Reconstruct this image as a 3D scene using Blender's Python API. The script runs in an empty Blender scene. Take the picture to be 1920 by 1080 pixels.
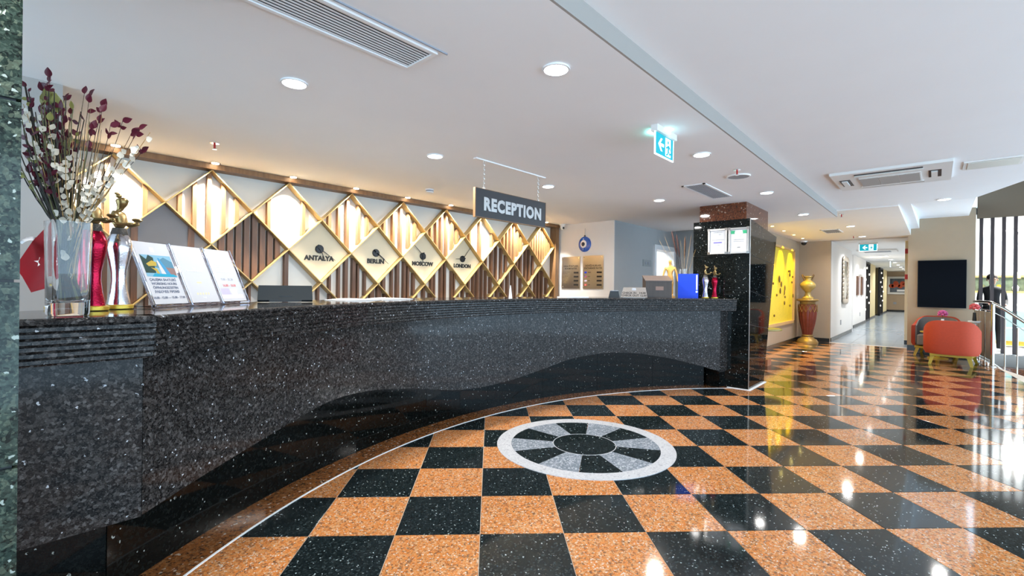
import bpy, math, random
from mathutils import Vector, Matrix
R = math.radians
sc = bpy.context.scene
col = sc.collection
random.seed(7)

# ---------------------------------------------------------------- camera
H = 1.3224                      # eye height
A = R(45) - 0.0464              # viewing direction, measured from the room's long axis (+X)
FW = Vector((math.cos(A), math.sin(A), 0)); RT = Vector((math.sin(A), -math.cos(A), 0)); UP = Vector((0, 0, 1))
ROLL = 0.0117
cam = bpy.data.cameras.new('camera'); camo = bpy.data.objects.new('camera', cam); col.objects.link(camo)
cam.sensor_width = 36; cam.lens = 870.46 / 1920 * 36; cam.shift_y = -2.6 / 1920; cam.clip_start = 0.05; cam.clip_end = 200
r_ = RT * math.cos(ROLL) + UP * math.sin(ROLL); u_ = -RT * math.sin(ROLL) + UP * math.cos(ROLL); b_ = -FW
camo.matrix_world = Matrix(((r_.x, u_.x, b_.x, 0), (r_.y, u_.y, b_.y, 0), (r_.z, u_.z, b_.z, H), (0, 0, 0, 1)))
sc.camera = camo
# ---------------------------------------------------------------- sky and exposure
w = bpy.data.worlds.new('World'); sc.world = w; w.use_nodes = True
bg = w.node_tree.nodes['Background']; bg.inputs[0].default_value = (0.54, 0.78, 1.0, 1); bg.inputs[1].default_value = 3.3
sc.view_settings.view_transform = 'Standard'; sc.view_settings.look = 'None'
sc.view_settings.exposure = 0.6; sc.view_settings.gamma = 1.0; sc.view_settings.use_curve_mapping = False
DOWN_W = 7.5      # watts of one recessed downlight
WASH_W = 140.0      # watts of one wall-washer spot

# ---------------------------------------------------------------- materials
MATS = {}
def mat(name, c, rough=0.5, metal=0.0, emit=0, ecol=None, trans=0, ior=1.45, coat=0, sheen=0, noise=0, nscale=20, bump=0, spec=None, alpha=1):
    if name in MATS: return MATS[name]
    m = bpy.data.materials.new(name); m.use_nodes = True; MATS[name] = m
    nt = m.node_tree; p = nt.nodes['Principled BSDF']
    p.inputs['Base Color'].default_value = (*c, 1); p.inputs['Roughness'].default_value = rough; p.inputs['Metallic'].default_value = metal
    p.inputs['IOR'].default_value = ior; p.inputs['Transmission Weight'].default_value = trans; p.inputs['Coat Weight'].default_value = coat
    p.inputs['Coat Roughness'].default_value = 0.05; p.inputs['Sheen Weight'].default_value = sheen
    if spec is not None: p.inputs['Specular IOR Level'].default_value = spec
    if emit: p.inputs['Emission Color'].default_value = (*(ecol or c), 1); p.inputs['Emission Strength'].default_value = emit
    if noise or bump:
        geo = nt.nodes.new('ShaderNodeNewGeometry'); nz = nt.nodes.new('ShaderNodeTexNoise')
        nz.inputs['Scale'].default_value = nscale; nz.inputs['Detail'].default_value = 4
        nt.links.new(geo.outputs['Position'], nz.inputs['Vector'])
        if noise:
            mx = nt.nodes.new('ShaderNodeMix'); mx.data_type = 'RGBA'
            mx.inputs[6].default_value = (*[max(0, x * (1 - noise)) for x in c], 1); mx.inputs[7].default_value = (*[min(1, x * (1 + noise)) for x in c], 1)
            nt.links.new(nz.outputs['Fac'], mx.inputs[0]); nt.links.new(mx.outputs[2], p.inputs['Base Color'])
        if bump:
            bp = nt.nodes.new('ShaderNodeBump'); bp.inputs['Strength'].default_value = bump; bp.inputs['Distance'].default_value = 0.01
            nt.links.new(nz.outputs['Fac'], bp.inputs['Height']); nt.links.new(bp.outputs[0], p.inputs['Normal'])
    return m
def ramp(nt, stops, mode='CONSTANT'):
    n = nt.nodes.new('ShaderNodeValToRGB'); cr = n.color_ramp; cr.interpolation = mode
    while len(cr.elements) > 1: cr.elements.remove(cr.elements[0])
    for i, (pos, c) in enumerate(stops):
        e = cr.elements[0] if i == 0 else cr.elements.new(pos)
        e.position = pos; e.color = (*c, 1)
    return n
def granite(name, stops, scale, fleck=None, fscale=60, fprob=0.03, rough=0.05, soft=0.35, stretch=(1, 1, 1), spec=.5):
    """polished granite: random crystals of several colours, larger bright flecks, fine grain"""
    m = bpy.data.materials.new(name); m.use_nodes = True; MATS[name] = m
    nt = m.node_tree; L = nt.links; p = nt.nodes['Principled BSDF']
    geo = nt.nodes.new('ShaderNodeNewGeometry')
    wob = nt.nodes.new('ShaderNodeTexNoise'); wob.inputs['Scale'].default_value = scale * 0.9; wob.inputs['Detail'].default_value = 3
    L.new(geo.outputs['Position'], wob.inputs['Vector'])
    off = nt.nodes.new('ShaderNodeVectorMath'); off.operation = 'MULTIPLY_ADD'
    off.inputs[1].default_value = (1.1 / scale,) * 3
    L.new(wob.outputs['Color'], off.inputs[0]); L.new(geo.outputs['Position'], off.inputs[2])
    mp = nt.nodes.new('ShaderNodeMapping'); mp.inputs['Scale'].default_value = stretch; L.new(off.outputs[0], mp.inputs[0])
    v1 = nt.nodes.new('ShaderNodeTexVoronoi'); v1.inputs['Scale'].default_value = scale; L.new(mp.outputs[0], v1.inputs['Vector'])
    s1 = nt.nodes.new('ShaderNodeSeparateColor'); L.new(v1.outputs['Color'], s1.inputs[0])
    r1 = ramp(nt, stops); L.new(s1.outputs[0], r1.inputs[0])
    v2 = nt.nodes.new('ShaderNodeTexVoronoi'); v2.inputs['Scale'].default_value = scale * 2.7; L.new(mp.outputs[0], v2.inputs['Vector'])
    s2 = nt.nodes.new('ShaderNodeSeparateColor'); L.new(v2.outputs['Color'], s2.inputs[0])
    r2 = ramp(nt, stops); L.new(s2.outputs[1], r2.inputs[0])
    mx = nt.nodes.new('ShaderNodeMix'); mx.data_type = 'RGBA'; mx.inputs[0].default_value = soft
    L.new(r1.outputs[0], mx.inputs[6]); L.new(r2.outputs[0], mx.inputs[7]); out = mx.outputs[2]
    if fleck:
        v3 = nt.nodes.new('ShaderNodeTexVoronoi'); v3.inputs['Scale'].default_value = fscale; L.new(mp.outputs[0], v3.inputs['Vector'])
        s3 = nt.nodes.new('ShaderNodeSeparateColor'); L.new(v3.outputs['Color'], s3.inputs[0])
        lt = nt.nodes.new('ShaderNodeMath'); lt.operation = 'LESS_THAN'; lt.inputs[1].default_value = fprob; L.new(s3.outputs[2], lt.inputs[0])
        m2 = nt.nodes.new('ShaderNodeMix'); m2.data_type = 'RGBA'; m2.inputs[7].default_value = (*fleck, 1)
        L.new(lt.outputs[0], m2.inputs[0]); L.new(out, m2.inputs[6]); out = m2.outputs[2]
    L.new(out, p.inputs['Base Color'])
    p.inputs['Roughness'].default_value = rough; p.inputs['IOR'].default_value = 1.5; p.inputs['Specular IOR Level'].default_value = spec
    return m
g_black = granite('floor_black_granite', [(0, (.004, .007, .008)), (.45, (.009, .014, .015)), (.72, (.020, .028, .029)), (.92, (.05, .065, .066))], 120, (.42, .48, .48), 150, .010, .07, .4)
g_orange = granite('floor_orange_granite', [(0, (0.57, 0.18, 0.038)), (0.34, (0.532, 0.225, 0.072)), (0.58, (0.57, 0.342, 0.178)), (0.76, (0.266, 0.09, 0.03)), (0.86, (0.067, 0.045, 0.034))], 92, (.6, .50, .40), 150, .05, .07, .45)
g_counter = granite('counter_dark_granite', [(0, (0.00627, 0.00589, 0.00591)), (0.33, (0.01613, 0.01431, 0.01341)), (0.56, (0.03763, 0.03369, 0.03154)), (0.78, (0.07168, 0.0657, 0.06229)), (0.95, (0.1344, 0.12634, 0.12221))], 95, (.5, .52, .55), 150, .005, .08, .4, spec=.15)
g_plinth = granite('plinth_black_granite', [(0, (0.0021, 0.00245, 0.0021)), (0.5, (0.0042, 0.0049, 0.0042)), (0.8, (0.0098, 0.0112, 0.0098))], 80, (.4, .4, .36), 150, .004, .05, .4, spec=.13)
g_pillar = granite('pillar_black_granite', [(0, (0.002, 0.00294, 0.00279)), (0.5, (0.004, 0.00539, 0.00511)), (0.8, (0.01, 0.01274, 0.01163)), (0.95, (0.03, 0.0343, 0.03255))], 110, (.45, .5, .5), 150, .007, .04, .4, spec=.25)
g_green = granite('green_pearl_granite', [(0, (0.00456, 0.0078, 0.00568)), (0.25, (0.01254, 0.0216, 0.016)), (0.5, (0.02565, 0.0408, 0.03096)), (0.72, (0.04845, 0.069, 0.0516)), (0.9, (0.0969, 0.117, 0.07998))], 62, (.30, .34, .30), 130, .02, .08, .5, spec=.25)
g_brown = granite('brown_granite', [(0, (.16, .045, .018)), (.4, (.10, .03, .013)), (.65, (.22, .075, .03)), (.85, (.02, .014, .012))], 85, (.4, .3, .22), 70, .02, .06, .4)
g_border = granite('border_brown_granite', [(0, (0.2772, 0.0924, 0.0231)), (0.4, (0.1848, 0.066, 0.0198)), (0.65, (0.33, 0.1584, 0.0594)), (0.8, (0.033, 0.0198, 0.0132))], 75, (.5, .4, .3), 90, .03, .08, .4)
g_white = granite('white_granite', [(0, (0.5184, 0.5184, 0.5328)), (0.5, (0.4464, 0.4464, 0.4608)), (0.8, (0.5904, 0.5904, 0.5976)), (0.95, (0.288, 0.288, 0.3024))], 90, None, rough=.08)
g_grey = granite('grey_granite', [(0, (0.136, 0.1615, 0.187)), (0.4, (0.221, 0.2465, 0.2805)), (0.7, (0.357, 0.3825, 0.425)), (0.92, (0.5525, 0.578, 0.612))], 80, None, rough=.08)
m_grout = mat('pale_grout', (.62, .52, .42), .8)
m_ceil = mat('ceiling_paint', (.88, .88, .88), .9, noise=.02, nscale=3, bump=.05)
m_ceil_w = mat('ceiling_paint_cream', (.84, .80, .75), .9, noise=.02, nscale=3)
m_white = mat('white_paint', (.85, .85, .85), .6)
m_offwhite = mat('offwhite_plastic', (.78, .77, .74), .45)
m_beige = mat('beige_wall_paint', (.60, .545, .47), .85, noise=.03, nscale=8)
m_beige_l = mat('pale_beige_wall_paint', (.78, .74, .70), .85, noise=.02, nscale=8)
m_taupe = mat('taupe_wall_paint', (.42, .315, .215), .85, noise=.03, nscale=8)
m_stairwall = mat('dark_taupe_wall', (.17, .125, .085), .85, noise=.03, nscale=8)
m_greywall = mat('grey_wall_paint', (.40, .41, .41), .85, noise=.03, nscale=8)
m_skirt = mat('black_skirting', (.02, .021, .022), .25)
m_cream = mat('cream_panel', (.81, .79, .73), .6, noise=.05, nscale=5)
m_dpanel = mat('beige_clock_board', (.66, .57, .40), .5, noise=.05, nscale=6)
m_greyboard = mat('grey_board', (.27, .26, .27), .5, noise=.06, nscale=6)
m_gold = mat('gold_painted_strip', (.50, .34, .13), .38, metal=.3)
m_goldedge = mat('bright_gold_edge', (.85, .66, .36), .3, metal=.4)
def wood(name, c1, c2, sc_=8, rough=.45, axis=(1, 1, .08)):
    m = bpy.data.materials.new(name); m.use_nodes = True; MATS[name] = m; nt = m.node_tree; L = nt.links; p = nt.nodes['Principled BSDF']
    geo = nt.nodes.new('ShaderNodeNewGeometry'); mp = nt.nodes.new('ShaderNodeMapping'); mp.inputs['Scale'].default_value = axis
    L.new(geo.outputs['Position'], mp.inputs[0]); nz = nt.nodes.new('ShaderNodeTexNoise'); nz.inputs['Scale'].default_value = sc_ * 6; nz.inputs['Detail'].default_value = 5
    L.new(mp.outputs[0], nz.inputs['Vector']); r = ramp(nt, [(.3, c1), (.7, c2)], 'LINEAR'); L.new(nz.outputs['Fac'], r.inputs[0])
    L.new(r.outputs[0], p.inputs['Base Color']); p.inputs['Roughness'].default_value = rough
    return m
m_slat = wood('brown_wood_slat', (.11, .050, .024), (.19, .088, .042))
m_slat2 = wood('light_brown_wood_slat', (.19, .095, .040), (.28, .15, .065))
m_darkslat = wood('dark_brown_slat', (.035, .02, .018), (.06, .035, .03))
m_honey = wood('honey_wood', (.50, .26, .05), (.62, .35, .085), 10, .4)
m_redwood = wood('reddish_wood', (.34, .10, .04), (.46, .16, .07), 8, .35)
m_black = mat('black_plastic', (.015, .015, .016), .4)
m_blackm = mat('black_metal', (.02, .02, .022), .35, metal=.3)
m_signface = mat('charcoal_sign_face', (.045, .043, .046), .5)
m_steel = mat('brushed_steel', (.62, .61, .59), .3, metal=1, noise=.08, nscale=60)
m_chrome = mat('chrome', (.75, .74, .72), .12, metal=1)
m_railm = mat('stainless_rail', (.55, .50, .44), .22, metal=1)
m_silver_l = mat('silver_letter', (.62, .61, .60), .35, metal=.7)
m_glass = mat('clear_glass', (1, 1, 1), .0, trans=1, ior=1.45)
m_acryl = mat('clear_acrylic', (.93, .93, 1), .02, trans=1, ior=1.3)
m_paper = mat('white_paper', (.88, .88, .88), .6)
m_tv = mat('tv_screen_glass', (.003, .0035, .006), .2, spec=.03)
m_lens = mat('lamp_lens', (1, 1, 1), .4, emit=14, ecol=(1, .98, .95))
m_lensw = mat('warm_lamp_lens', (1, .95, .85), .4, emit=14, ecol=(1, .85, .6))
m_text = mat('black_print', (.02, .02, .02), .6)
m_grey_t = mat('grey_print', (.30, .32, .36), .6)

# ---------------------------------------------------------------- mesh helpers
WL = {}
class MB:
    def __init__(s): s.v = []; s.f = []
    def add(s, v, f):
        n = len(s.v); s.v += [tuple(p) for p in v]; s.f += [tuple(i + n for i in q) for q in f]; return s
    def box(s, x0, x1, y0, y1, z0, z1):
        return s.add([(x, y, z) for x in (x0, x1) for y in (y0, y1) for z in (z0, z1)],
                     [(0, 1, 3, 2), (4, 6, 7, 5), (0, 4, 5, 1), (2, 3, 7, 6), (0, 2, 6, 4), (1, 5, 7, 3)])
    def obox(s, M, x0, x1, y0, y1, z0, z1):
        b = MB().box(x0, x1, y0, y1, z0, z1); return s.add([M @ Vector(p) for p in b.v], b.f)
    def prism(s, poly, a0, a1, fn=lambda u, v, w: (u, v, w)):
        n = len(poly); v = [fn(u, q, a0) for u, q in poly] + [fn(u, q, a1) for u, q in poly]
        return s.add(v, [tuple(range(n))[::-1], tuple(range(n, 2 * n))] + [(i, (i + 1) % n, n + (i + 1) % n, n + i) for i in range(n)])
    def lathe(s, prof, c=(0, 0, 0), n=20, sx=1, sy=1, caps=True):
        v = []; f = []
        for r, z in prof:
            for k in range(n):
                a = 2 * math.pi * k / n; v.append((c[0] + r * sx * math.cos(a), c[1] + r * sy * math.sin(a), c[2] + z))
        for i in range(len(prof) - 1):
            for k in range(n): f.append((i * n + k, i * n + (k + 1) % n, (i + 1) * n + (k + 1) % n, (i + 1) * n + k))
        if caps: f.append(tuple(range(n))[::-1]); f.append(tuple(range((len(prof) - 1) * n, len(prof) * n)))
        return s.add(v, f)
    def tube(s, path, rad, n=8, caps=True):
        P = [Vector(p) for p in path]; rr = rad if isinstance(rad, (list, tuple)) else [rad] * len(P)
        v = []; f = []; up = None
        for i, p in enumerate(P):
            t = (P[min(i + 1, len(P) - 1)] - P[max(i - 1, 0)]).normalized()
            if up is None: up = Vector((0, 0, 1)) if abs(t.z) < .9 else Vector((1, 0, 0))
            a = t.cross(up).normalized(); b = a.cross(t).normalized(); up = b
            for k in range(n):
                q = 2 * math.pi * k / n; v.append(p + (a * math.cos(q) + b * math.sin(q)) * rr[i])
        for i in range(len(P) - 1):
            for k in range(n): f.append((i * n + k, i * n + (k + 1) % n, (i + 1) * n + (k + 1) % n, (i + 1) * n + k))
        if caps: f.append(tuple(range(n))[::-1]); f.append(tuple(range((len(P) - 1) * n, len(P) * n)))
        return s.add(v, f)
    def ball(s, c, r, n=12, m=8):
        r = r if isinstance(r, (tuple, list)) else (r, r, r); v = []; f = []
        for i in range(m + 1):
            t = math.pi * i / m
            for k in range(n):
                a = 2 * math.pi * k / n; v.append((c[0] + r[0] * math.sin(t) * math.cos(a), c[1] + r[1] * math.sin(t) * math.sin(a), c[2] + r[2] * math.cos(t)))
        for i in range(m):
            for k in range(n): f.append((i * n + k, (i + 1) * n + k, (i + 1) * n + (k + 1) % n, i * n + (k + 1) % n))
        return s.add(v, f)
    def ring(s, c, R0, R1, z0, z1, t0=0, t1=360, n=None):
        """annulus sector block"""
        n = n or max(2, int(abs(t1 - t0) / 2)); v = []; f = []
        for i in range(n + 1):
            a = R(t0 + (t1 - t0) * i / n); ca, sa = math.cos(a), math.sin(a)
            for r, z in ((R0, z0), (R1, z0), (R1, z1), (R0, z1)): v.append((c[0] + r * ca, c[1] + r * sa, z))
        for i in range(n):
            for k in range(4): f.append((i * 4 + k, i * 4 + (k + 1) % 4, (i + 1) * 4 + (k + 1) % 4, (i + 1) * 4 + k))
        if abs(t1 - t0) < 359.9: f += [(0, 3, 2, 1), (n * 4, n * 4 + 1, n * 4 + 2, n * 4 + 3)]
        return s.add(v, f)
    def sweep(s, prof, pts, nrm):
        """open/closed profile (d,z) along plan points; d is measured along nrm[i]"""
        v = []; f = []; m = len(prof)
        for p, q in zip(pts, nrm):
            for d, z in prof: v.append((p[0] + q[0] * d, p[1] + q[1] * d, z))
        for i in range(len(pts) - 1):
            for k in range(m): f.append((i * m + k, i * m + (k + 1) % m, (i + 1) * m + (k + 1) % m, (i + 1) * m + k))
        f.append(tuple(range(m))[::-1]); f.append(tuple(range((len(pts) - 1) * m, len(pts) * m)))
        return s.add(v, f)
    def mesh(s, name, m=None, smooth=False):
        me = bpy.data.meshes.new(name); me.from_pydata(s.v, [], s.f); me.update()
        import bmesh as _b
        bm = _b.new(); bm.from_mesh(me); _b.ops.recalc_face_normals(bm, faces=bm.faces); bm.to_mesh(me); bm.free()
        if m: me.materials.append(m)
        if smooth:
            for p in me.polygons: p.use_smooth = True
            me.set_sharp_from_angle(angle=R(smooth if smooth is not True else 40))
        return me
    def build(s, name, m, parent=None, smooth=False, loc=None, world=True):
        if parent is not None and world:
            L = WL[parent.name]; s.v = [(x - L[0], y - L[1], z - L[2]) for x, y, z in s.v]
        o = bpy.data.objects.new(name, s.mesh(name, m, smooth)); col.objects.link(o)
        if loc: o.location = loc
        o.parent = parent; WL[o.name] = Vector(loc or (0, 0, 0)) + (WL[parent.name] if parent is not None else Vector())
        return o
def tag(o, label, cat, group=None):
    o['label'] = label; o['category'] = cat
    if group: o['group'] = group
    return o
def thing(name, label, cat, loc=(0, 0, 0), rz=0, group=None):
    o = bpy.data.objects.new(name, None); col.objects.link(o); o.location = loc; o.rotation_euler[2] = rz; o.empty_display_size = .1
    WL[o.name] = Vector(loc); return tag(o, label, cat, group)
def struct(o): o['kind'] = 'structure'; return o
def copy_tree(o, parent=None):
    c = o.copy(); col.objects.link(c); c.parent = parent; WL[c.name] = WL[o.name].copy()
    for ch in list(o.children):
        copy_tree(ch, c)
    return c
def link_light(name, kind, loc, power, colr, parent, size=.08, spot=None, blend=.3, rot=(0, 0, 0), spread=None):
    l = bpy.data.lights.new(name, kind); l.energy = power; l.color = colr
    if kind == 'AREA':
        l.shape = 'DISK'; l.size = size
        if spread: l.spread = spread
    else: l.shadow_soft_size = size
    if kind == 'SPOT': l.spot_size = spot; l.spot_blend = blend
    o = bpy.data.objects.new(name, l); col.objects.link(o); o.parent = parent
    o.location = Vector(loc) - (WL[parent.name] if parent is not None else Vector()); o.rotation_euler = rot
    return o
def text(name, body, size, m, parent, M, depth=.002, off=0, align='CENTER', space=1, sx=1):
    cu = bpy.data.curves.new('t', 'FONT'); cu.body = body; cu.size = size; cu.extrude = depth; cu.offset = off; cu.align_x = align; cu.align_y = 'CENTER'; cu.space_character = space
    cu.resolution_u = 3
    t = bpy.data.objects.new('t', cu); col.objects.link(t)
    me = bpy.data.meshes.new_from_object(t.evaluated_get(bpy.context.evaluated_depsgraph_get()))
    bpy.data.objects.remove(t); bpy.data.curves.remove(cu)
    me.transform(Matrix.Diagonal((sx, 1, 1, 1))); me.transform(M)
    L = WL[parent.name]; me.transform(Matrix.Translation(-L))
    me.name = name; me.materials.clear(); me.materials.append(m)
    o = bpy.data.objects.new(name, me); col.objects.link(o); o.parent = parent; WL[o.name] = L.copy(); return o
def frame(o, right, up):
    """4x4: x=right, y=up, z=right x up at origin o"""
    r = Vector(right).normalized(); u = Vector(up).normalized(); n = r.cross(u)
    return Matrix(((r.x, u.x, n.x, o[0]), (r.y, u.y, n.y, o[1]), (r.z, u.z, n.z, o[2]), (0, 0, 0, 1)))
FACE_Y = lambda o: frame(o, (1, 0, 0), (0, 0, 1))        # lettering on a surface that faces -Y
FACE_X = lambda o: frame(o, (0, -1, 0), (0, 0, 1))       # lettering on a surface that faces -X
# ================================================================ THE SETTING
ZL, ZH = 2.50, 2.60          # lower and higher ceiling
XF = 14.15                   # far wall
CC = (3.276, -1.311)         # centre of the counter's arc
MC = (3.315, 2.175)          # centre of the floor medallion
T = 0.45                     # tile side
def grid(c, r):
    s = .70711 * T
    return (1.727 + s * (c + r), 1.784 + s * (r - c))
fpoly = [(-3, -3.6), (9.5, -3.6), (9.5, -1.45), (10.85, -1.07), (11.83, -.82), (13.6, -.64), (XF, -.64), (XF, 6.2), (-3, 6.2)]
floor = struct(MB().prism(fpoly, -.25, -.004).build('floor', m_grout))
def clip(poly, a, b):
    """keep the part of a convex polygon on the left of the line a->b"""
    out = []; d = lambda p: (b[0] - a[0]) * (p[1] - a[1]) - (b[1] - a[1]) * (p[0] - a[0])
    for i, p in enumerate(poly):
        q = poly[(i + 1) % len(poly)]; dp, dq = d(p), d(q)
        if dp >= 0: out.append(p)
        if (dp >= 0) != (dq >= 0):
            t = dp / (dp - dq); out.append((p[0] + t * (q[0] - p[0]), p[1] + t * (q[1] - p[1])))
    return out
def scr(p):
    d = Vector(p) - Vector((0, 0, H)); z = d.dot(FW)
    if z < .15: return None
    return (960 + 870.46 * d.dot(RT) / z, 537.4 - 870.46 * d.z / z)
g_ = .0035
tiles = []
hs = T / 2 - g_ / 2
for c in range(-26, 32):
    for r in range(-26, 32):
        cx, cy = grid(c + .5, r + .5)
        if not (-2.8 < cx < XF + .3 and -3.4 < cy < 4.8): continue
        if math.hypot(cx - CC[0], cy - CC[1]) > 4.95 and -.5 < cx < 6.75 and cy > 1.6: continue
        if math.hypot(cx - MC[0], cy - MC[1]) < .35: continue
        q = hs * 1.41421; sq = [(cx + q, cy), (cx, cy + q), (cx - q, cy), (cx, cy - q)]
        pl = clip(sq, (XF, -9), (XF, 9))
        if cx > 9.2: pl = clip(clip(pl, (9.5, -1.44), (11.83, -.81)) if cx < 11.5 else pl, (11.83, -.81), (13.6, -.63)) if len(pl) > 2 else pl
        if cx > 9.2 and len(pl) > 2 and cx < 11.9: pl = clip(pl, (9.5, -1.45), (11.83, -.81))
        if len(pl) < 3: continue
        P = [scr((x, y, 0)) for x, y in pl]
        area = 0
        if all(P):
            mx_ = sum(p[0] for p in P) / len(P); my_ = sum(p[1] for p in P) / len(P)
            if -60 < mx_ < 1990 and 560 < my_ < 1200: area = abs(sum(P[i][0] * P[i - 1][1] - P[i - 1][0] * P[i][1] for i in range(len(P)))) / 2
        tiles.append((area, c, r, cx, cy, pl if len(pl) != 4 or pl != sq else None))
tiles.sort(key=lambda t: -t[0])
def tile_mb(pts, b=.0015):
    cx = sum(p[0] for p in pts) / len(pts); cy = sum(p[1] for p in pts) / len(pts); n = len(pts)
    ins = [(cx + (x - cx) * (1 - b / .22), cy + (y - cy) * (1 - b / .22)) for x, y in pts]
    v = [(x, y, -.02) for x, y in pts] + [(x, y, -.001) for x, y in pts] + [(x, y, 0) for x, y in ins]
    f = [tuple(range(2 * n, 3 * n))] + [(i + k * n, (i + 1) % n + k * n, (i + 1) % n + (k + 1) * n, i + (k + 1) * n) for i in range(n) for k in (0, 1)]
    return MB().add(v, f)
q = hs * 1.41421
sq0 = [(q, 0), (0, q), (-q, 0), (0, -q)]
tmesh = {0: tile_mb(sq0).mesh('tile', g_orange), 1: tile_mb(sq0).mesh('tile', g_black)}
rest = {0: MB(), 1: MB()}
nt_ = 0
for area, c, r, cx, cy, pl in tiles:
    k = (c + r) % 2
    if area > 0 and nt_ < 300:
        nt_ += 1
        if pl is None:
            o = bpy.data.objects.new('tile', tmesh[k]); o.location = (cx, cy, 0); col.objects.link(o); o.parent = floor
        else: tile_mb(pl).build('tile', (g_orange, g_black)[k], floor)
    else:
        t_ = tile_mb(pl or [(cx + x, cy + y) for x, y in sq0]); rest[k].add(t_.v, t_.f)
for k in (0, 1):
    if rest[k].v: rest[k].build('floor_tiling', (g_orange, g_black)[k], floor)['kind'] = 'stuff'
# medallion inlaid in the floor
md = MB().ring(MC, .0, .262, -.01, .0030, 0, 360, 64).build('medallion_hub', g_black, floor)
MB().ring(MC, .258, .264, -.01, .0036, 0, 360, 64).build('medallion_line', g_white, floor)
for k in range(12):
    MB().ring(MC, .265, .614, -.01, .0030, k * 30 + .12, k * 30 + 29.88, 10).build('medallion_wedge', g_black if k % 2 else g_grey, floor)
MB().ring(MC, .615, .735, -.01, .0034, 0, 360, 96).build('medallion_rim', g_white, floor)
# brown border that follows the counter, with a fine pale line
for a0, a1 in zip((128.5, 117, 106.6, 96.9, 87, 77, 67, 57), (117, 106.6, 96.9, 87, 77, 67, 57, 43.5)):
    MB().ring(CC, 4.676, 4.93, -.01, .0030, a0 - .03, a1 + .03).build('border_strip', g_border, floor)
MB().ring(CC, 4.664, 4.675, -.01, .0034, 129, 43, 60).build('border_line', m_white, floor)
MB().prism([(-.6, 2.30), (.36, 2.30), (.20, 2.62), (-.6, 2.62)], -.01, .003).build('border_strip', g_border, floor)
pa = lambda r, t: (CC[0] + r * math.cos(R(t)), CC[1] + r * math.sin(R(t)))
MB().prism([pa(5.23, 127 - i * 3) for i in range(26)] + [(7.14, 4.2), (7.14, 5.41), (.25, 5.41), (.25, 3.9), (-.3, 3.85)], -.004, .004).build('bounce_stop_floor', mat('bounce_stop_dark', (.05, .038, .03), .6), floor)  # unseen dark sheet added to cut light bouncing up behind the counter
# ceilings
struct(MB().prism([(-3, 1.18), (9.0, 1.18), (9.1, 1.6), (9.3, 2.6), (9.3, 6.2), (-3, 6.2)], ZL, 2.78).build('ceiling', m_ceil))
struct(MB().prism([(-3, -3.6), (4.6, -3.6), (5.4, -1.58), (7.85, -.74), (8.85, -.40), (8.9, -.40), (8.9, 1.168), (-3, 1.168)], ZH, 2.78).build('ceiling', m_ceil))
struct(MB().box(-3, 9.0, 1.168, 1.18, ZL, ZH).build('trim_3', mat('step_fascia_shade', (.37, .34, .31), .9)))  # step face: its shade is put into a darker colour than the ceiling
struct(MB().prism([(8.9, .41), (XF + .1, .41), (XF + .1, 6.2), (9.3, 6.2), (9.3, 2.6), (9.1, 1.6), (9.0, 1.18), (8.9, 1.18)], ZH - .02, 2.80).build('ceiling', m_ceil_w))
def slope(poly, z0, z1, x0=8.9, x1=13.7, th=.3):
    zz = lambda x: z0 + (z1 - z0) * (x - x0) / (x1 - x0)
    n = len(poly); v = [(x, y, zz(x)) for x, y in poly] + [(x, y, zz(x) + th) for x, y in poly]
    return MB().add(v, [tuple(range(n)), tuple(range(n, 2 * n))] + [(i, (i + 1) % n, n + (i + 1) % n, n + i) for i in range(n)])
struct(slope([(8.9, .27), (13.75, .27), (13.75, .41), (8.9, .41)], ZH, 2.72).build('ceiling', m_ceil))
struct(slope([(8.9, -.40), (13.75, -.515), (13.75, .27), (8.9, .27)], ZH, 2.93).build('ceiling', m_ceil))
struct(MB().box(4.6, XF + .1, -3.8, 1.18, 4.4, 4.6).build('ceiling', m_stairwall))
struct(MB().box(4.6, XF, -3.8, -3.6, 2.6, 4.4).build('wall_stair', m_stairwall))  # unseen wall added to keep sky light out of the stair hall
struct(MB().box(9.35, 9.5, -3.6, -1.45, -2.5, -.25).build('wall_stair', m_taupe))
# corridor ceiling and floor
struct(MB().box(XF, 38.8, -.6, 4.5, ZH - .02, 2.8).build('ceiling', m_white))
cf = struct(MB().box(XF, 38.8, -.6, 4.5, -.25, -.006).build('floor', mat('pale_grout_grey', (.5, .52, .54), .7)))
m_ctile = mat('blue_grey_tile', (.27, .33, .38), .2, noise=.12, nscale=2)
cm = MB().box(-.398, .398, -.398, .398, -.02, 0).mesh('tile', m_ctile)
for i in range(30):
    for j in range(3):
        o = bpy.data.objects.new('tile', cm); o.location = (XF + .42 + .8 * i, .35 + .8 * j, 0); col.objects.link(o); o.parent = cf
MB().box(XF - .03, XF + .02, .46, 1.97, -.01, .004).build('threshold_strip', m_white, cf)
# walls
struct(MB().box(-.6, 7.4, 5.415, 5.7, 0, 2.78).build('wall_back', m_cream))
struct(MB().box(-2.2, .235, 3.88, 5.6, 0, 2.6).build('wall_left', mat('warm_grey_wall_paint', (.39, .355, .325), .85, noise=.03, nscale=8)))
struct(MB().box(7.15, 7.17, 4.128, 5.42, 0, 2.7).build('wall_right', m_beige_l))
gw = MB(); gw.box(7.17, 8.70, 4.131, 4.33, 0, 2.7); gw.box(9.62, 9.9, 4.131, 4.33, 0, 2.7); gw.box(8.70, 9.62, 4.131, 4.33, 2.14, 2.7)
struct(gw.build('wall_office', m_greywall))
struct(MB().box(9.72, 9.9, 2.6, 4.13, 0, 2.7).build('wall_side', m_greywall))
struct(MB().box(9.3, XF + .1, 2.66, 2.8, 0, 2.7).build('wall_relief', m_taupe))
struct(MB().box(XF, XF + .15, 1.97, 2.8, 0, 2.75).build('wall_far', m_taupe))
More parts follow.
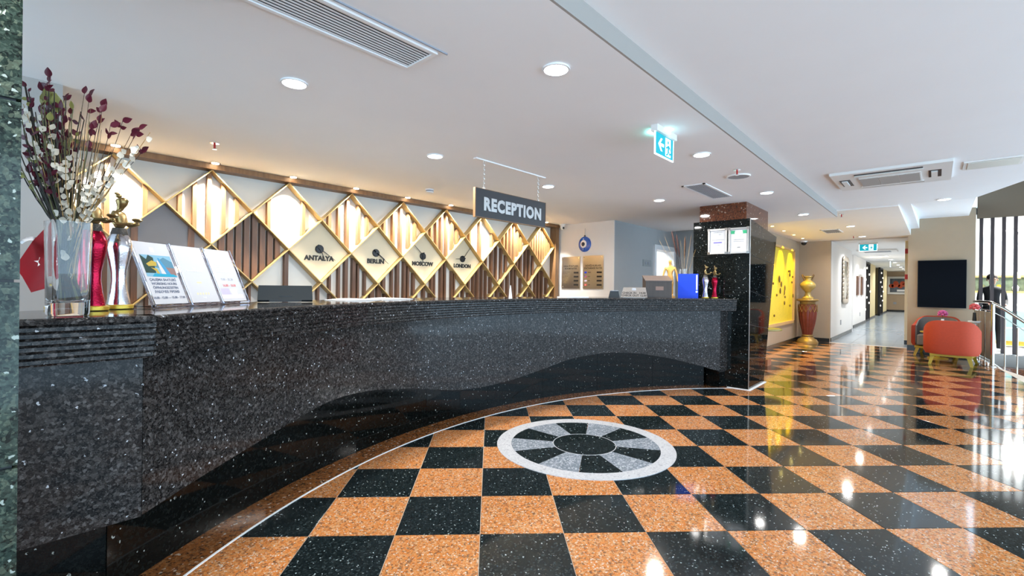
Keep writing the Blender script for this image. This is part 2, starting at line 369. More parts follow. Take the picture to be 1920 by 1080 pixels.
struct(MB().box(13.68, XF + 1.0, -.62, .455, 0, 3.1).build('wall_screen', m_taupe))
struct(MB().box(XF + 1.0, XF + 1.35, .36, .56, 0, 2.7).build('wall_pier', mat('cream_wall_paint', (.72, .66, .52), .8)))
m_cw = mat('corridor_white_paint', (.86, .85, .83), .8)
m_cy = mat('corridor_cream_paint', (.74, .63, .36), .8)
struct(MB().box(XF + .15, 18.3, 1.97, 2.4, 0, 2.7).build('wall_corridor', m_cw))
struct(MB().box(18.3, 20.2, 2.35, 2.5, 0, 2.7).build('wall_recess', m_cw))
struct(MB().box(20.2, 24.2, 2.13, 2.6, 0, 2.7).build('wall_corridor', m_cw))
struct(MB().box(24.2, 38.6, 2.75, 2.9, 0, 2.7).build('wall_corridor', m_cy))
struct(MB().box(XF + 1.3, 38.6, .2, .4, 0, 2.7).build('wall_corridor', m_cw))
struct(MB().box(38.6, 38.8, 0, 3, 0, 2.7).build('wall_end', m_taupe))
for x0, x1 in ((26.4, 29.5), (33.5, 37.0)):
    struct(MB().box(x0, x1, 2.22, 2.75, 0, 2.58).build('wall_pilaster', m_cy))
def skirt(n, *b): return struct(MB().box(*b).build(n, m_skirt))
skirt('baseboard_relief', 9.3, XF, 2.645, 2.66, 0, .10)
skirt('baseboard_far', XF - .015, XF, 1.97, 2.645, 0, .10)
skirt('baseboard_screen', 13.66, 13.68, -.62, .455, 0, .12)
skirt('baseboard_corridor', XF + .15, 18.3, 1.955, 1.97, 0, .10)
skirt('baseboard_corridor', 18.285, 18.3, 1.97, 2.35, 0, .10)
skirt('baseboard_corridor', 20.19, 24.2, 2.115, 2.13, 0, .10)
skirt('baseboard_pier', XF + .985, XF + 1.0, .36, .56, 0, .10)
skirt('baseboard_end', 38.58, 38.6, 0, 3, 0, .12)
for x0, x1 in ((26.4, 29.5), (33.5, 37.0)): skirt('baseboard_corridor', x0, x1, 2.20, 2.22, 0, .10)
# office door: white frame, lit room behind it
dr = struct(MB().box(8.66, 8.74, 4.09, 4.34, 0, 2.10).box(9.58, 9.66, 4.09, 4.34, 0, 2.10).box(8.66, 9.66, 4.09, 4.34, 2.1001, 2.19).build('door_1', m_white))
lf = MB().box(9.16, 9.20, 4.34, 5.1, .01, 2.09).build('door_leaf', m_white, dr)
MB().box(9.13, 9.16, 4.40, 4.44, 1.68, 1.88).build('door_hinge', m_steel, lf)
struct(MB().box(8.4, 10.2, 5.6, 5.7, 0, 2.6).box(8.35, 8.45, 4.33, 5.6, 0, 2.6).box(10.1, 10.2, 4.33, 5.6, 0, 2.6).box(8.4, 10.2, 4.33, 5.7, 2.55, 2.65).build('wall_office', m_white))
# stairwell and cafe behind the slats
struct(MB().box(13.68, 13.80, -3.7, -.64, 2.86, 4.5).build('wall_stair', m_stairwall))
struct(MB().box(13.60, 13.74, -3.0, -.62, -2.5, .06).build('wall_stair', mat('grey_stair_wall', (.30, .27, .24), .8)))
struct(MB().box(XF - .2, 21, -6, -.62, -.2, 0).build('floor', mat('pale_cafe_floor', (.62, .62, .60), .3)))
struct(MB().box(20.8, 21, -6, -.3, 0, 3).box(13.74, 21, -.62, -.5, 0, 3).build('wall_cafe', m_white))
struct(MB().box(13.80, 21, -6, -.5, 2.95, 3.1).build('ceiling', m_white))
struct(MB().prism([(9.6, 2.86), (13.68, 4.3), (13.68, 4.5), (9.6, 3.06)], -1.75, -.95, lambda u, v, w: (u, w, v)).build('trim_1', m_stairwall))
struct(MB().prism([(9.6, 2.82), (13.4, 4.15), (13.4, 4.2), (9.6, 2.88)], -2.4, -1.2, lambda u, v, w: (u, w, v)).build('trim_2', g_brown))
st = thing('staircase', 'granite stair flight going down behind the steel railing', 'stairs', (11.6, -1.6, -1.8))
for k in range(7):
    MB().box(13.55 - .3 * (k + 1), 13.55 - .3 * k, -2.9, -.84 - .0 * k, -1.9, -.17 * (k + 1)).build('step', g_brown, st)
# ================================================================ RECEPTION COUNTER
ctr = thing('reception_counter', 'long curved reception counter of dark speckled granite with wavy lower edge', 'counter', (3.2, 3.35, 0))
WV = [(128.8, .43), (127.8, .433), (126.8, .44), (125.4, .448), (123.9, .459), (122.3, .469), (120.0, .495), (117.6, .516), (114.2, .562), (111.1, .568), (106.9, .534), (101.4, .454), (95.1, .349), (90.2, .324), (84.6, .35), (79.0, .423), (74.4, .497), (68.3, .53), (62.6, .503), (56.7, .425), (51.3, .32), (47.7, .232)]
def wave(t):
    if t >= WV[0][0]: return .42
    for (a, z), (b, y) in zip(WV, WV[1:]):
        if b <= t <= a:
            k = (a - t) / (a - b); k = k; return z + (y - z) * k
    return WV[-1][1]
pol = lambda r, t: (CC[0] + r * math.cos(R(t)), CC[1] + r * math.sin(R(t)))
# smooth the wave a little
wv = lambda t: sum(wave(t + d) for d in (-1.5, -.75, 0, .75, 1.5)) / 5
YF = 2.255                                   # straight end block at the column
bounds = [129.2, 118.2, 107.5, 97, 86.5, 76, 65.5, 56, 47.6]
for a, b in zip(bounds, bounds[1:]):
    mb = MB(); n = 14; v = []; f = []
    for i in range(n + 1):
        t = a - .02 + (b - a + .04) * i / n; zb = wv(t)
        for r, z in ((4.60, zb), (4.66, zb), (4.66, 1.05), (4.60, 1.05)): x, y = pol(r, t); v.append((x, y, z))
    for i in range(n):
        for k in range(4): f.append((i * 4 + k, i * 4 + (k + 1) % 4, (i + 1) * 4 + (k + 1) % 4, (i + 1) * 4 + k))
    f += [(0, 1, 2, 3), (n * 4 + 3, n * 4 + 2, n * 4 + 1, n * 4)]
    mb.add(v, f).build('front_panel', g_counter, ctr, smooth=30)
x0, y0 = pol(4.60, 129.2)
MB().box(.032, x0 - .002, YF, YF + .06, .42, 1.05).build('front_panel', g_counter, ctr)
# return panel at the pillar end
x1, y1 = pol(4.60, 47.6)
MB().prism([(x1, y1), (6.595, y1 - .02), (6.595, y1 + .05), (x1 + .03, y1 + .05)], .225, 1.05).build('return_panel', g_counter, ctr)
# recessed plinth
pb = [127.65, 116.4, 106.6, 96.9, 87.0, 77.4, 67.5, 57.5, 48.5]
for a, b in zip(pb, pb[1:]):
    MB().ring(CC, 4.87, 4.93, .003, 1.0, a - .02, b + .02, 10).build('plinth_panel', g_plinth, ctr, smooth=30)
MB().box(-.4, .298, 2.54, 2.60, .003, 1.0).build('plinth_panel', g_plinth, ctr)
MB().box(6.49, 6.597, 2.13, 2.30, .003, .9).build('plinth_panel', g_plinth, ctr)
# reeded moulding under the top
prof = [(.10, 1.197), (.012, 1.197), (.003, 1.193), (0, 1.186), (.001, 1.176), (.006, 1.172)]
z = 1.172
for k in range(6):
    prof += [(.008 + .002 * k, z - .002), (.003 + .002 * k, z - .005), (.003 + .002 * k, z - .018), (.009 + .002 * k, z - .0215)]
    z -= .0220
prof += [(.02, 1.036), (.10, 1.036)]
mbd = [129.45, 119, 108, 97, 86, 75, 64, 54, 45.3]
for a, b in zip(mbd, mbd[1:]):
    ts = [a - .015 + (b - a + .03) * i / 12 for i in range(13)]
    MB().sweep(prof, [pol(4.53, t) for t in ts], [(math.cos(R(t)), math.sin(R(t))) for t in ts]).build('edge_moulding', g_counter, ctr)
xm, ym = pol(4.53, 129.45)
MB().sweep(prof, [(.032, ym), (xm - .002, ym)], [(0, 1), (0, 1)]).build('edge_moulding', g_counter, ctr)
# worktop slabs
ta = [129.3, 108, 86, 64]
for a, b in zip(ta, ta[1:]):
    MB().ring(CC, 4.63, 5.22, 1.15, 1.197, a - .01, b + .01, 14).build('worktop', g_counter, ctr)
pts = [pol(4.63, 64 - (64 - 46) * i / 8) for i in range(9)] + [(6.597, 2.02), (6.597, pol(5.22, 51.5)[1])] + [pol(5.22, 51.5 + (64 - 51.5) * i / 6) for i in range(7)]
MB().prism(pts, 1.15, 1.197).build('worktop', g_counter, ctr)
x2, y2 = pol(4.63, 129.3); x3, y3 = pol(5.22, 129.3)
MB().prism([(.032, ym + .1), (x2, y2), (x3, y3), (-.35, y3), (-.35, 2.42), (.032, 2.42)], 1.15, 1.197).build('worktop', g_counter, ctr)
MB().ring(CC, 5.17, 5.22, .003, 1.15, 128, 52, 40).build('staff_side_panel', m_slat, ctr)

# ================================================================ GRANITE COLUMN AT THE LEFT
cl = thing('granite_column', 'green pearl granite clad column beside the straight end of the counter', 'column', (-.28, 2.08, 0))
zs = [0, .37, .84, 1.322, 1.79, 2.26, 2.5]
for a, b in zip(zs, zs[1:]):
    MB().box(-.6, .03, 1.76, 2.40, a + .004, b - .004).build('cladding_slab', g_green, cl)
    if a: MB().box(-.585, .020, 1.775, 2.38, a - .004, a + .004).build('joint', m_black, cl)

# ================================================================ PILLAR AT THE RIGHT END
pl = thing('granite_pillar', 'black granite clad pillar with slanted side at the far end of the counter', 'pillar', (7.2, 2.17, 0))
MB().box(6.72, 7.80, 1.88, 2.5, 2.0, 2.5).build('core', g_brown, pl)
xr = lambda z: 7.34 + (7.97 - 7.34) * z / 2.12
lev = [(0, 0), (.42, .34), (.86, .75), (1.31, 1.18), (1.78, 1.70), (2.26, 2.13)]
for (a, a2), (b, b2) in zip(lev, lev[1:]):
    g = .003
    poly = [(6.60, a + g), (xr(a2), a2 + g), (xr(b2), b2 - g), (6.60, b - g)]
    MB().prism(poly, 1.80, 2.54, lambda u, v, w: (u, w, v)).build('cladding_slab', g_pillar, pl)
    if a:
        MB().prism([(6.612, a - .004), (xr(a2) - .012, a2 - .004), (xr(a2) - .012, a2 + .004), (6.612, a + .004)], 1.81, 2.53, lambda u, v, w: (u, w, v)).build('joint', m_black, pl)
MB().box(6.592, 6.60, 1.792, 1.80, 0, 2.26).build('corner_bead', m_steel, pl)
MB().box(6.57, 6.60, 1.80, 2.06, 0, .008).box(6.57, 7.36, 1.77, 1.80, 0, .008).build('floor_line', m_white, pl)
for y0, y1, nm in ((2.079, 2.329, 0), (1.806, 2.062, 1)):
    lab = ['certificate with a purple line in a silver snap frame on the pillar', 'certificate with green corners and owl logo in a silver frame'][nm]
    fr = thing('certificate_frame', lab, 'certificate', (6.59, (y0 + y1) / 2, 1.8))
    ym_, zm_ = (y0 + y1) / 2, 1.97
    b = MB(); b.box(6.572, 6.598, y0, y1, 1.80, 1.822); b.box(6.572, 6.598, y0, y1, 2.121, 2.143); b.box(6.572, 6.598, y0, y0 + .022, 1.822, 2.121); b.box(6.572, 6.598, y1 - .022, y1, 1.822, 2.121)
    b.build('frame', m_steel, fr)
    for yy in (y0 + .011, y1 - .011):
        for zz in (1.811, 2.132): MB().box(6.568, 6.572, yy - .017, yy + .017, zz - .017, zz + .017).build('corner_cap', m_chrome, fr)
    fr = MB().box(6.585, 6.597, y0 + .02, y1 - .02, 1.82, 2.123).build('paper', mat('certificate_paper', (.50, .51, .53), .7, spec=.1), fr)
    tx = lambda s, z, sz, m=m_grey_t, dy=0: text('print', s, sz, m, fr, FACE_X((6.584, ym_ + dy, z)), .0005)
    if nm == 0:
        tx('CERTIFICATE', 2.095, .02); tx('2019', 2.065, .016, dy=-.03); tx('this is to certify that the company', 1.995, .012)
        MB().box(6.5835, 6.585, ym_ - .055, ym_ + .055, 1.948, 1.964).build('printed_bar', mat('purple_print', (.14, .12, .42), .6), fr); tx('is a member', 1.925, .012); tx('______    ______', 1.865, .014)
    else:
        mg = mat('green_print', (.02, .30, .14), .6)
        for s in (-1, 1): MB().box(6.5835, 6.585, ym_ + s * .065 - .035, ym_ + s * .065 + .035, 2.062, 2.105).build('printed_corner', mg, fr)
        MB().lathe([(.048, 0), (.048, .001)], (0, 0, 0), 28).v
        d = MB().lathe([(.052, 0), (.052, .002)], (0, 0, 0), 28); d.v = [(6.585 - z, ym_ + x, 2.075 + y) for x, y, z in d.v]; d.build('printed_seal', MATS['certificate_paper'], fr)
        tx('OO', 2.04, .03, m_text); tx('Certificate of Excellence', 1.985, .014); tx('THIS CERTIFICATE IS AWARDED TO', 1.96, .008); tx('2018', 1.88, .018, m_text)
# ================================================================ GOLD LATTICE WALL
lat = thing('diamond_lattice', 'gold diamond lattice wall panel with brown wooden slats behind the counter', 'wall panel', (3.7, 5.4, 0))
DX, DZ = .3735, .3670
X0 = .645
nodeX = lambda k, odd: X0 + .747 * k + (DX if odd else 0)
ROWZ = [2.442 - DZ * i for i in range(7)]
YL0, YL1 = 5.30, 5.412
def strip(xa, za, xb, zb):
    d = Vector((xb - xa, 0, zb - za)); L = d.length; d.normalize(); n = Vector((-d.z, 0, d.x)); h = .0048
    P = [Vector((xa, 0, za)) + n * h, Vector((xb, 0, zb)) + n * h, Vector((xb, 0, zb)) - n * h, Vector((xa, 0, za)) - n * h]
    v = [(p.x, YL0, p.z) for p in P] + [(p.x, YL1, p.z) for p in P]
    return MB().add(v, [(0, 1, 2, 3), (7, 6, 5, 4)] + [(i, (i + 1) % 4, 4 + (i + 1) % 4, 4 + i) for i in range(4)])
for i in range(6):
    odd = i % 2
    for k in range(-1, 10):
        xa = nodeX(k, odd)
        for s in (-1, 1):
            xb = xa + s * DX
            if min(xa, xb) < .25 or max(xa, xb) > 7.01: continue
            strip(xa, ROWZ[i], xb, ROWZ[i + 1]).build('lattice_strip', m_gold, lat)
MB().box(.3, 7.10, 5.26, 5.413, 2.445, 2.498).build('top_rail', m_slat2, lat)
MB().box(7.0, 7.10, 5.28, 5.413, 0, 2.445).build('end_post', m_slat2, lat)
sl = {}
def slat(x, cx, cz, w=.036, m=None, full=False):
    """vertical wooden slat clipped to the diamond (cx, cz); its ends are cut at 45 degrees"""
    hw = w / 2
    e = lambda xx: max(0, DZ - abs(xx - cx) * DZ / DX) - .012
    a, b = e(x - hw), e(x + hw)
    if max(a, b) < .05: return
    a = max(a, .01); b = max(b, .01)
    tp = [(x - hw, cz - a), (x + hw, cz - b), (x + hw, cz + b)] + ([(cx, cz + DZ - .014)] if abs(x - cx) < hw else []) + [(x - hw, cz + a)]
    MB().prism(tp, 5.355, 5.413, lambda u, v, w_: (u, w_, v)).build('slat', m or m_slat, lat)
def dense(cx, cz, n=9, m=None, w=.045):
    for i in range(n):
        slat(cx - .31 + .62 * (i + .5) / n, cx, cz, w, m)
def rnd(cx, cz, n, seed, m=None):
    rg = random.Random(seed); xs = sorted(cx - .28 + .56 * (i + .5 + rg.uniform(-.28, .28)) / n for i in range(n))
    for x in xs: slat(x, cx, cz, rg.choice((.026, .034, .042)), m)
row2 = {.645: [.61, .874], 1.392: [1.14, 1.26, 1.383, 1.509, 1.632], 2.139: [1.945, 2.318], 2.886: [2.63, 2.75, 2.862, 3.01, 3.13], 3.633: [3.38, 3.52, 3.633, 3.76, 3.87], 4.38: [4.15, 4.25, 4.34, 4.43, 4.54, 4.64], 5.127: [4.9, 5.12, 5.39], 5.874: [5.67, 5.75, 5.84, 5.92, 6.02, 6.11]}
for cx, xs in row2.items():
    for x in xs: slat(x, cx, ROWZ[1], .036, m_slat2)
dense(6.621, ROWZ[1], 9, m_slat2, .05)
odds = [1.0185 + .747 * i for i in range(9)]
slat(.80, odds[0], ROWZ[2], .05); slat(1.235, odds[0], ROWZ[2], .05)
dense(odds[1], ROWZ[2], 8, None, .052)
def board(cx, cz, m, name):
    k = .965; MB().prism([(cx - DX * k, cz), (cx, cz - DZ * k), (cx + DX * k, cz), (cx, cz + DZ * k)], 5.372, 5.413, lambda u, v, w_: (u, w_, v)).build(name, m, lat)
board(odds[0], ROWZ[2], m_greyboard, 'grey_board')
for i in (2, 3, 4, 5): board(odds[i], ROWZ[2], m_dpanel, 'clock_board')
rnd(odds[6], ROWZ[2], 5, 3); rnd(odds[7], ROWZ[2], 5, 4)
evens = [X0 + .747 * i for i in range(9)]
dense(evens[0], ROWZ[3], 6); dense(evens[1], ROWZ[3], 6, None, .05); slat(2.135, evens[2], ROWZ[3], .04)
for i in range(3, 9): rnd(evens[i], ROWZ[3], 6 if i < 7 else 5, 10 + i)
for i in range(0, 9):
    if i == 3: dense(odds[i], ROWZ[4], 6, None, .06)
    elif i < 8: rnd(odds[i], ROWZ[4], 5, 30 + i)
# clocks on the four boards
for i, (nm, hh, mm) in enumerate((('ANTALYA', 155, 125), ('BERLIN', 125, 128), ('MOSCOW', 190, 312), ('LONDON', 265, 40))):
    cx, cz = odds[2 + i], ROWZ[2]
    ck = thing('wall_clock', 'black clock hands over the city name %s on a beige diamond board' % nm.title(), 'clock', (cx, 5.36, cz - .05))
    d = MB().lathe([(.050, 0), (.050, .012), (.044, .016)], (0, 0, 0), 24); d.v = [(cx + x, 5.371 - z, cz + .03 + y) for x, y, z in d.v]; d.build('hub', m_blackm, ck, smooth=30)
    d = MB().lathe([(.012, 0), (.012, .01)], (0, 0, 0), 12); d.v = [(cx + x, 5.356 - z, cz + .035 + y) for x, y, z in d.v]; d.build('hub_cap', m_black, ck)
    for nme, an, ln, wd in (('hour_hand', hh, .15, .008), ('minute_hand', mm, .23, .006)):
        a = R(an); dv = Vector((math.sin(a), 0, math.cos(a))); nn = Vector((dv.z, 0, -dv.x)) * wd; o = Vector((cx, 5.350, cz + .035))
        pts = [o - dv * .05 + nn, o - dv * .05 - nn, o + dv * ln - nn * .4, o + dv * ln + nn * .4]
        MB().add([tuple(p) for p in pts] + [(p.x, p.y - .003, p.z) for p in pts], [(0, 1, 2, 3), (7, 6, 5, 4)] + [(k, (k + 1) % 4, 4 + (k + 1) % 4, 4 + k) for k in range(4)]).build(nme, m_black, ck)
    text('city_name', nm, .078, m_text, ck, FACE_Y((cx, 5.369, cz - .080)), .003, .0035)
# wall-washer spots over every lattice apex
for i in range(9):
    x = evens[i]
    t = thing('spotlight', 'tiny warm ceiling spot over the lattice, ' + ['behind the dried bouquet', 'above the acrylic menu holder', 'above the low monitor before the Antalya clock', 'between the Antalya and Berlin clocks', 'between the Berlin and Moscow clocks', 'between the Moscow and London clocks', 'just past the London clock', 'behind the reception sign end', 'at the end post of the lattice'][i], 'spotlight', (x, 5.21, 2.49), 0, 'wall washers over the lattice')
    MB().lathe([(.045, 2.492), (.045, 2.4995)], (x, 5.21, 0), 20).build('trim_ring', m_chrome, t)
    MB().lathe([(.032, 2.488), (.032, 2.4915)], (x, 5.21, 0), 20).build('lens', m_lensw, t)
    link_light('spot_lamp', 'SPOT', (x, 5.205, 2.482), WASH_W, (1, .95, .86), t, .02, R(98), .55, (R(5), 0, 0))

# ================================================================ RECEPTION SIGN
sg = thing('reception_sign', 'hanging charcoal sign reading RECEPTION on two chains', 'sign', (3.4, 3.12, 2.0))
SX0, SX1, SZ0, SZ1, SY = 2.905, 3.93, 1.965, 2.225, 3.12
MB().box(SX0, SX1, SY - .012, SY + .012, SZ0, SZ1).build('board', m_signface, sg)
MB().box(SX0 - .008, SX0, SY - .014, SY + .014, SZ0 - .008, SZ1 + .004).box(SX0, SX1, SY - .014, SY + .014, SZ0 - .008, SZ0).box(SX0, SX1 + .004, SY - .014, SY + .014, SZ1, SZ1 + .004).box(SX1, SX1 + .004, SY - .014, SY + .014, SZ0 - .008, SZ1).build('wood_edge', m_slat2, sg)
text('lettering', 'RECEPTION', .158, m_silver_l, sg, FACE_Y(((SX0 + SX1) / 2 + .012, SY - .013, 2.085)), .004, .0085, 'CENTER', 1.13, .93)
MB().box(2.90, 3.92, SY - .02, SY + .02, 2.488, 2.4995).build('ceiling_rail', m_white, sg)
for x in (3.02, 3.82):
    b = MB(); nlk = 12
    for k in range(nlk):
        zz = 2.245 + (2.475 - 2.245) * k / (nlk - 1); a = Vector((1, 0, 0)) if k % 2 else Vector((0, 1, 0))
        pth = [Vector((x, SY, zz)) + a * .006 * math.cos(q * math.pi / 4) + Vector((0, 0, .013)) * math.sin(q * math.pi / 4) for q in range(9)]
        b.tube(pth, .0018, 5, False)
    b.build('chain', m_chrome, sg)
    for zz in (2.235, 2.483): MB().tube([(x + .012 * math.cos(q * math.pi / 5), SY, zz + .012 * math.sin(q * math.pi / 5)) for q in range(9)], .0025, 6).build('hook', m_steel, sg)
# ================================================================ CEILING FITTINGS
def downlight(x, y, z, label, group, power=DOWN_W, colr=(1, .96, .92), r=.075, spread=R(150)):
    t = thing('downlight', label, 'downlight', (x, y, z - .01), 0, group)
    MB().ring((x, y), r * .86, r, z - .010, z - .0005, 0, 360, 28).build('trim_ring', m_white, t)
    MB().lathe([(r * .85, z - .006), (r * .85, z - .001)], (x, y, 0), 28).build('lens', m_lens, t)
    link_light('lamp', 'AREA', (x, y, z - .012), power, colr, t, r * 1.6, spread=spread)
    return t
for x, lb in ((-2.2, 'round downlight in the ceiling by the entrance'), (.0, 'round downlight in front of the green granite column'), (2.0, 'round downlight by the ceiling step between slot grille and exit sign'), (4.11, 'round downlight by the ceiling step just beyond the exit sign'), (6.23, 'round downlight by the ceiling step beside the pillar top'), (8.36, 'last round downlight at the far end of the ceiling step')):
    downlight(x, 1.52, ZL, lb, 'downlights along the ceiling step')
downlight(1.14, 2.78, ZL, 'round downlight above the curved counter near the long slot grille', None, 14, (1, .97, .93), .075, R(170))
downlight(2.63, 3.36, ZL, 'round downlight above the worktop between slot grille and hanging sign', None, 23, (1, .97, .93), .075, R(170))
downlight(4.28, 3.35, ZL, 'round downlight just beyond the hanging reception sign', None, 23, (1, .97, .93), .075, R(170))
downlight(5.89, 2.73, ZL, 'round downlight above the blue binder end of the counter', None, 23, (1, .97, .93), .075, R(170))
downlight(8.74, -.08, ZH + .0, 'round downlight in the raised ceiling before the television', None)
for x in (1.0, 4.6): downlight(x, -1.6, ZH, 'added unseen downlight in the raised ceiling behind the viewer', 'added downlights of the raised ceiling')  # unseen pair, added for the light they give the lobby
downlight(11.13, 1.23, ZH - .02, 'round downlight beside the small square air grille', None, 16)
downlight(13.4, 1.26, ZH - .02, 'round downlight before the corridor opening', None, 16)
for i in range(9):
    x = 16.4 + 2.5 * i
    downlight(x, 1.32, ZH - .02, 'round downlight in the long row along the corridor ceiling', 'corridor downlights', 21, (1, 1, 1))
for i in range(4):
    x = 10.2 + .95 * i
    t = thing('spotlight', 'tiny yellow ceiling spot over the relief panel', 'spotlight', (x, 2.38, ZH - .03), 0, 'spots over the relief panel')
    MB().lathe([(.035, ZH - .028), (.035, ZH - .0205)], (x, 2.38, 0), 16).build('trim_ring', m_chrome, t)
    MB().lathe([(.025, ZH - .031), (.025, ZH - .028)], (x, 2.38, 0), 16).build('lens', mat('yellow_lamp_lens', (1, .9, .4), .4, emit=14, ecol=(1, .85, .25)), t)
    link_light('spot_lamp', 'SPOT', (x, 2.38, ZH - .04), 90, (1, .72, .012), t, .02, R(72), .5, (R(10), 0, 0))
# long slot grille
vg = thing('slot_grille', 'long linear air grille with dark slots in the ceiling above the counter', 'air grille', (.6, 2.0, 2.49))
gx0, gx1, gy0, gy1 = -1.2, 1.45, 1.885, 2.10
MB().box(gx0 - .02, gx1 + .02, gy0 - .02, gy0, ZL - .012, ZL).box(gx0 - .02, gx1 + .02, gy1, gy1 + .02, ZL - .012, ZL).box(gx1, gx1 + .02, gy0, gy1, ZL - .012, ZL).box(gx0 - .02, gx0, gy0, gy1, ZL - .012, ZL).build('frame', m_white, vg)
MB().box(gx0, gx1, gy0, gy1, ZL - .0035, ZL - .0005).build('dark_backing', m_black, vg)
for k in range(10):
    y = gy0 + (gy1 - gy0) * (k + .5) / 10
    MB().box(gx0, gx1, y - .0050, y + .0050, ZL - .0062, ZL - .0045).build('blade', m_white, vg)
MB().box(gx0, gx1 + .06, gy0 - .05, gy0 - .043, ZL - .008, ZL).build('edge_strip', m_grey_t, vg)
def grille(x, y, lx, ly, z, label, nb=10):
    t = thing('air_grille', label, 'air grille', (x, y, z - .012))
    MB().box(x - lx, x + lx, y - ly, y - ly + .025, z - .01, z).box(x - lx, x + lx, y + ly - .025, y + ly, z - .01, z).box(x - lx, x - lx + .025, y - ly, y + ly, z - .01, z).box(x + lx - .025, x + lx, y - ly, y + ly, z - .01, z).build('frame', m_white, t)
    MB().box(x - lx + .02, x + lx - .02, y - ly + .02, y + ly - .02, z - .004, z - .0005).build('dark_backing', mat('grille_grey', (.18, .18, .18), .6), t)
    for k in range(nb):
        yy = y - ly + .03 + (2 * ly - .06) * (k + .5) / nb
        MB().box(x - lx + .025, x + lx - .025, yy - .004, yy + .004, z - .010, z - .005).build('blade', mat('grille_blade', (.42, .42, .42), .5), t)
grille(5.72, 2.03, .48, .13, ZL, 'narrow grey air grille in the ceiling before the pillar', 9)
grille(11.85, 1.63, .36, .16, ZH - .02, 'small square air grille in the cream ceiling near the relief panel', 7)
# sprinklers, smoke detector, ceiling speaker
def sprinkler(x, y, z, label):
    t = thing('sprinkler', label, 'sprinkler', (x, y, z - .05))
    MB().lathe([(.035, z - .006), (.030, z - .0005)], (x, y, 0), 16).build('rosette', m_chrome, t)
    MB().lathe([(.008, z - .05), (.008, z - .006)], (x, y, 0), 8).build('bulb', mat('sprinkler_bulb', (.5, .03, .03), .2), t)
    MB().lathe([(.018, z - .056), (.018, z - .05)], (x, y, 0), 10).build('deflector', m_chrome, t)
sprinkler(1.19, 4.48, ZL, 'chrome sprinkler head in the ceiling before the lattice wall')
sprinkler(4.86, 1.45, ZL, 'chrome sprinkler head beside the round ceiling loudspeaker')
sprinkler(9.3, 1.15, ZH - .02, 'sprinkler head at the end of the ceiling step')
sprinkler(13.2, 1.4, ZH - .02, 'sprinkler head before the corridor opening')
t = thing('smoke_detector', 'white domed smoke detector in the ceiling before the lattice wall', 'smoke detector', (3.51, 4.58, 2.44))
MB().lathe([(.05, ZL - .014), (.055, ZL - .0005)], (3.51, 4.58, 0), 20).build('base', m_white, t)
MB().lathe([(.02, ZL - .05), (.045, ZL - .042), (.05, ZL - .028)], (3.51, 4.58, 0), 20).build('dome', m_white, t, smooth=40)
MB().lathe([(.046, ZL - .028), (.046, ZL - .014)], (3.51, 4.58, 0), 20).build('vent_ring', m_grey_t, t)
t = thing('ceiling_speaker', 'round grey ceiling loudspeaker near the ceiling step', 'loudspeaker', (5.14, 1.52, 2.48))
MB().ring((5.14, 1.52), .10, .115, ZL - .014, ZL - .0005, 0, 360, 28).build('rim', m_white, t)
MB().lathe([(.10, ZL - .012), (.10, ZL - .001)], (5.14, 1.52, 0), 28).build('mesh_cover', mat('speaker_mesh', (.34, .35, .37), .6, noise=.3, nscale=300), t)
# emergency exit sign
m_teal = mat('exit_green', (.0, .22, .26), .4, emit=.55, ecol=(.0, .40, .52))
m_exw = mat('exit_white', (.85, .95, 1), .4, emit=1.0, ecol=(.8, .93, 1))
m_glow = mat('lit_acrylic_edge', (.9, .95, 1), .3, emit=2.2, ecol=(.85, .9, 1))
def exit_sign(M, wd, hg, z_c, label, loc, faces=True):
    t = thing('exit_sign', label, 'exit sign', loc)
    B = lambda nm, m, *a: MB().obox(M, *a).build(nm, m, t)
    B('housing', m_offwhite, -wd / 2 - .02, wd / 2 + .02, .0, .045, -.025, .025)
    B('lit_panel', m_teal, -wd / 2, wd / 2, -hg, 0, -.004, .004)
    e = .008
    B('panel_edge', m_glow, -wd / 2 - e, -wd / 2, -hg - e, 0, -.0045, .0045); B('panel_edge', m_glow, wd / 2, wd / 2 + e, -hg - e, 0, -.0045, .0045); B('panel_edge', m_glow, -wd / 2, wd / 2, -hg - e, -hg, -.0045, .0045)
    s = hg
    def fig(nm, m, polys, z0=.0042, z1=.0055):
        b = MB()
        for p in polys: b.prism([(x * s, (y - 1) * s) for x, y in p], z0, z1, lambda u, v, w_: tuple(M @ Vector((u, v, w_))))
        b.build(nm, m, t)
    fig('arrow', m_exw, [[(-.70, .50), (-.42, .80), (-.26, .80), (-.48, .57), (-.10, .57), (-.10, .43), (-.48, .43), (-.26, .20), (-.42, .20)]])
    fig('doorway', m_exw, [[(.08, .08), (.66, .08), (.66, .95), (.08, .95)]])
    tor = [(.30, .60), (.46, .64), (.52, .52), (.44, .38), (.32, .42)]
    hd = [(.36 + .075 * math.cos(q * math.pi / 5), .76 + .085 * math.sin(q * math.pi / 5)) for q in range(10)]
    fig('running_man', m_teal, [hd, tor, [(.32, .60), (.18, .50), (.10, .56), (.12, .46), (.20, .42), (.34, .52)], [(.46, .62), (.60, .52), (.62, .40), (.56, .40), (.54, .48), (.44, .54)], [(.32, .42), (.30, .24), (.14, .16), (.14, .08), (.36, .18), (.42, .40)], [(.40, .40), (.54, .26), (.66, .30), (.66, .22), (.52, .16), (.36, .34)]], .0056, .0068)
    if faces: link_light('sign_glow', 'AREA', tuple(M @ Vector((0, .02, -.03))), .6, (.3, 1, .9), t, .15, rot=(R(180), 0, 0))
    return t
exit_sign(FACE_Y((3.31, 1.50, 2.455)), .30, .155, 0, 'glowing green exit sign with arrow and running figure under the lobby ceiling', (3.31, 1.50, 2.3))
exit_sign(FACE_X((15.2, 1.30, 2.535)), .36, .17, 0, 'blue lit exit sign hanging at the corridor entrance', (15.2, 1.3, 2.36), False)
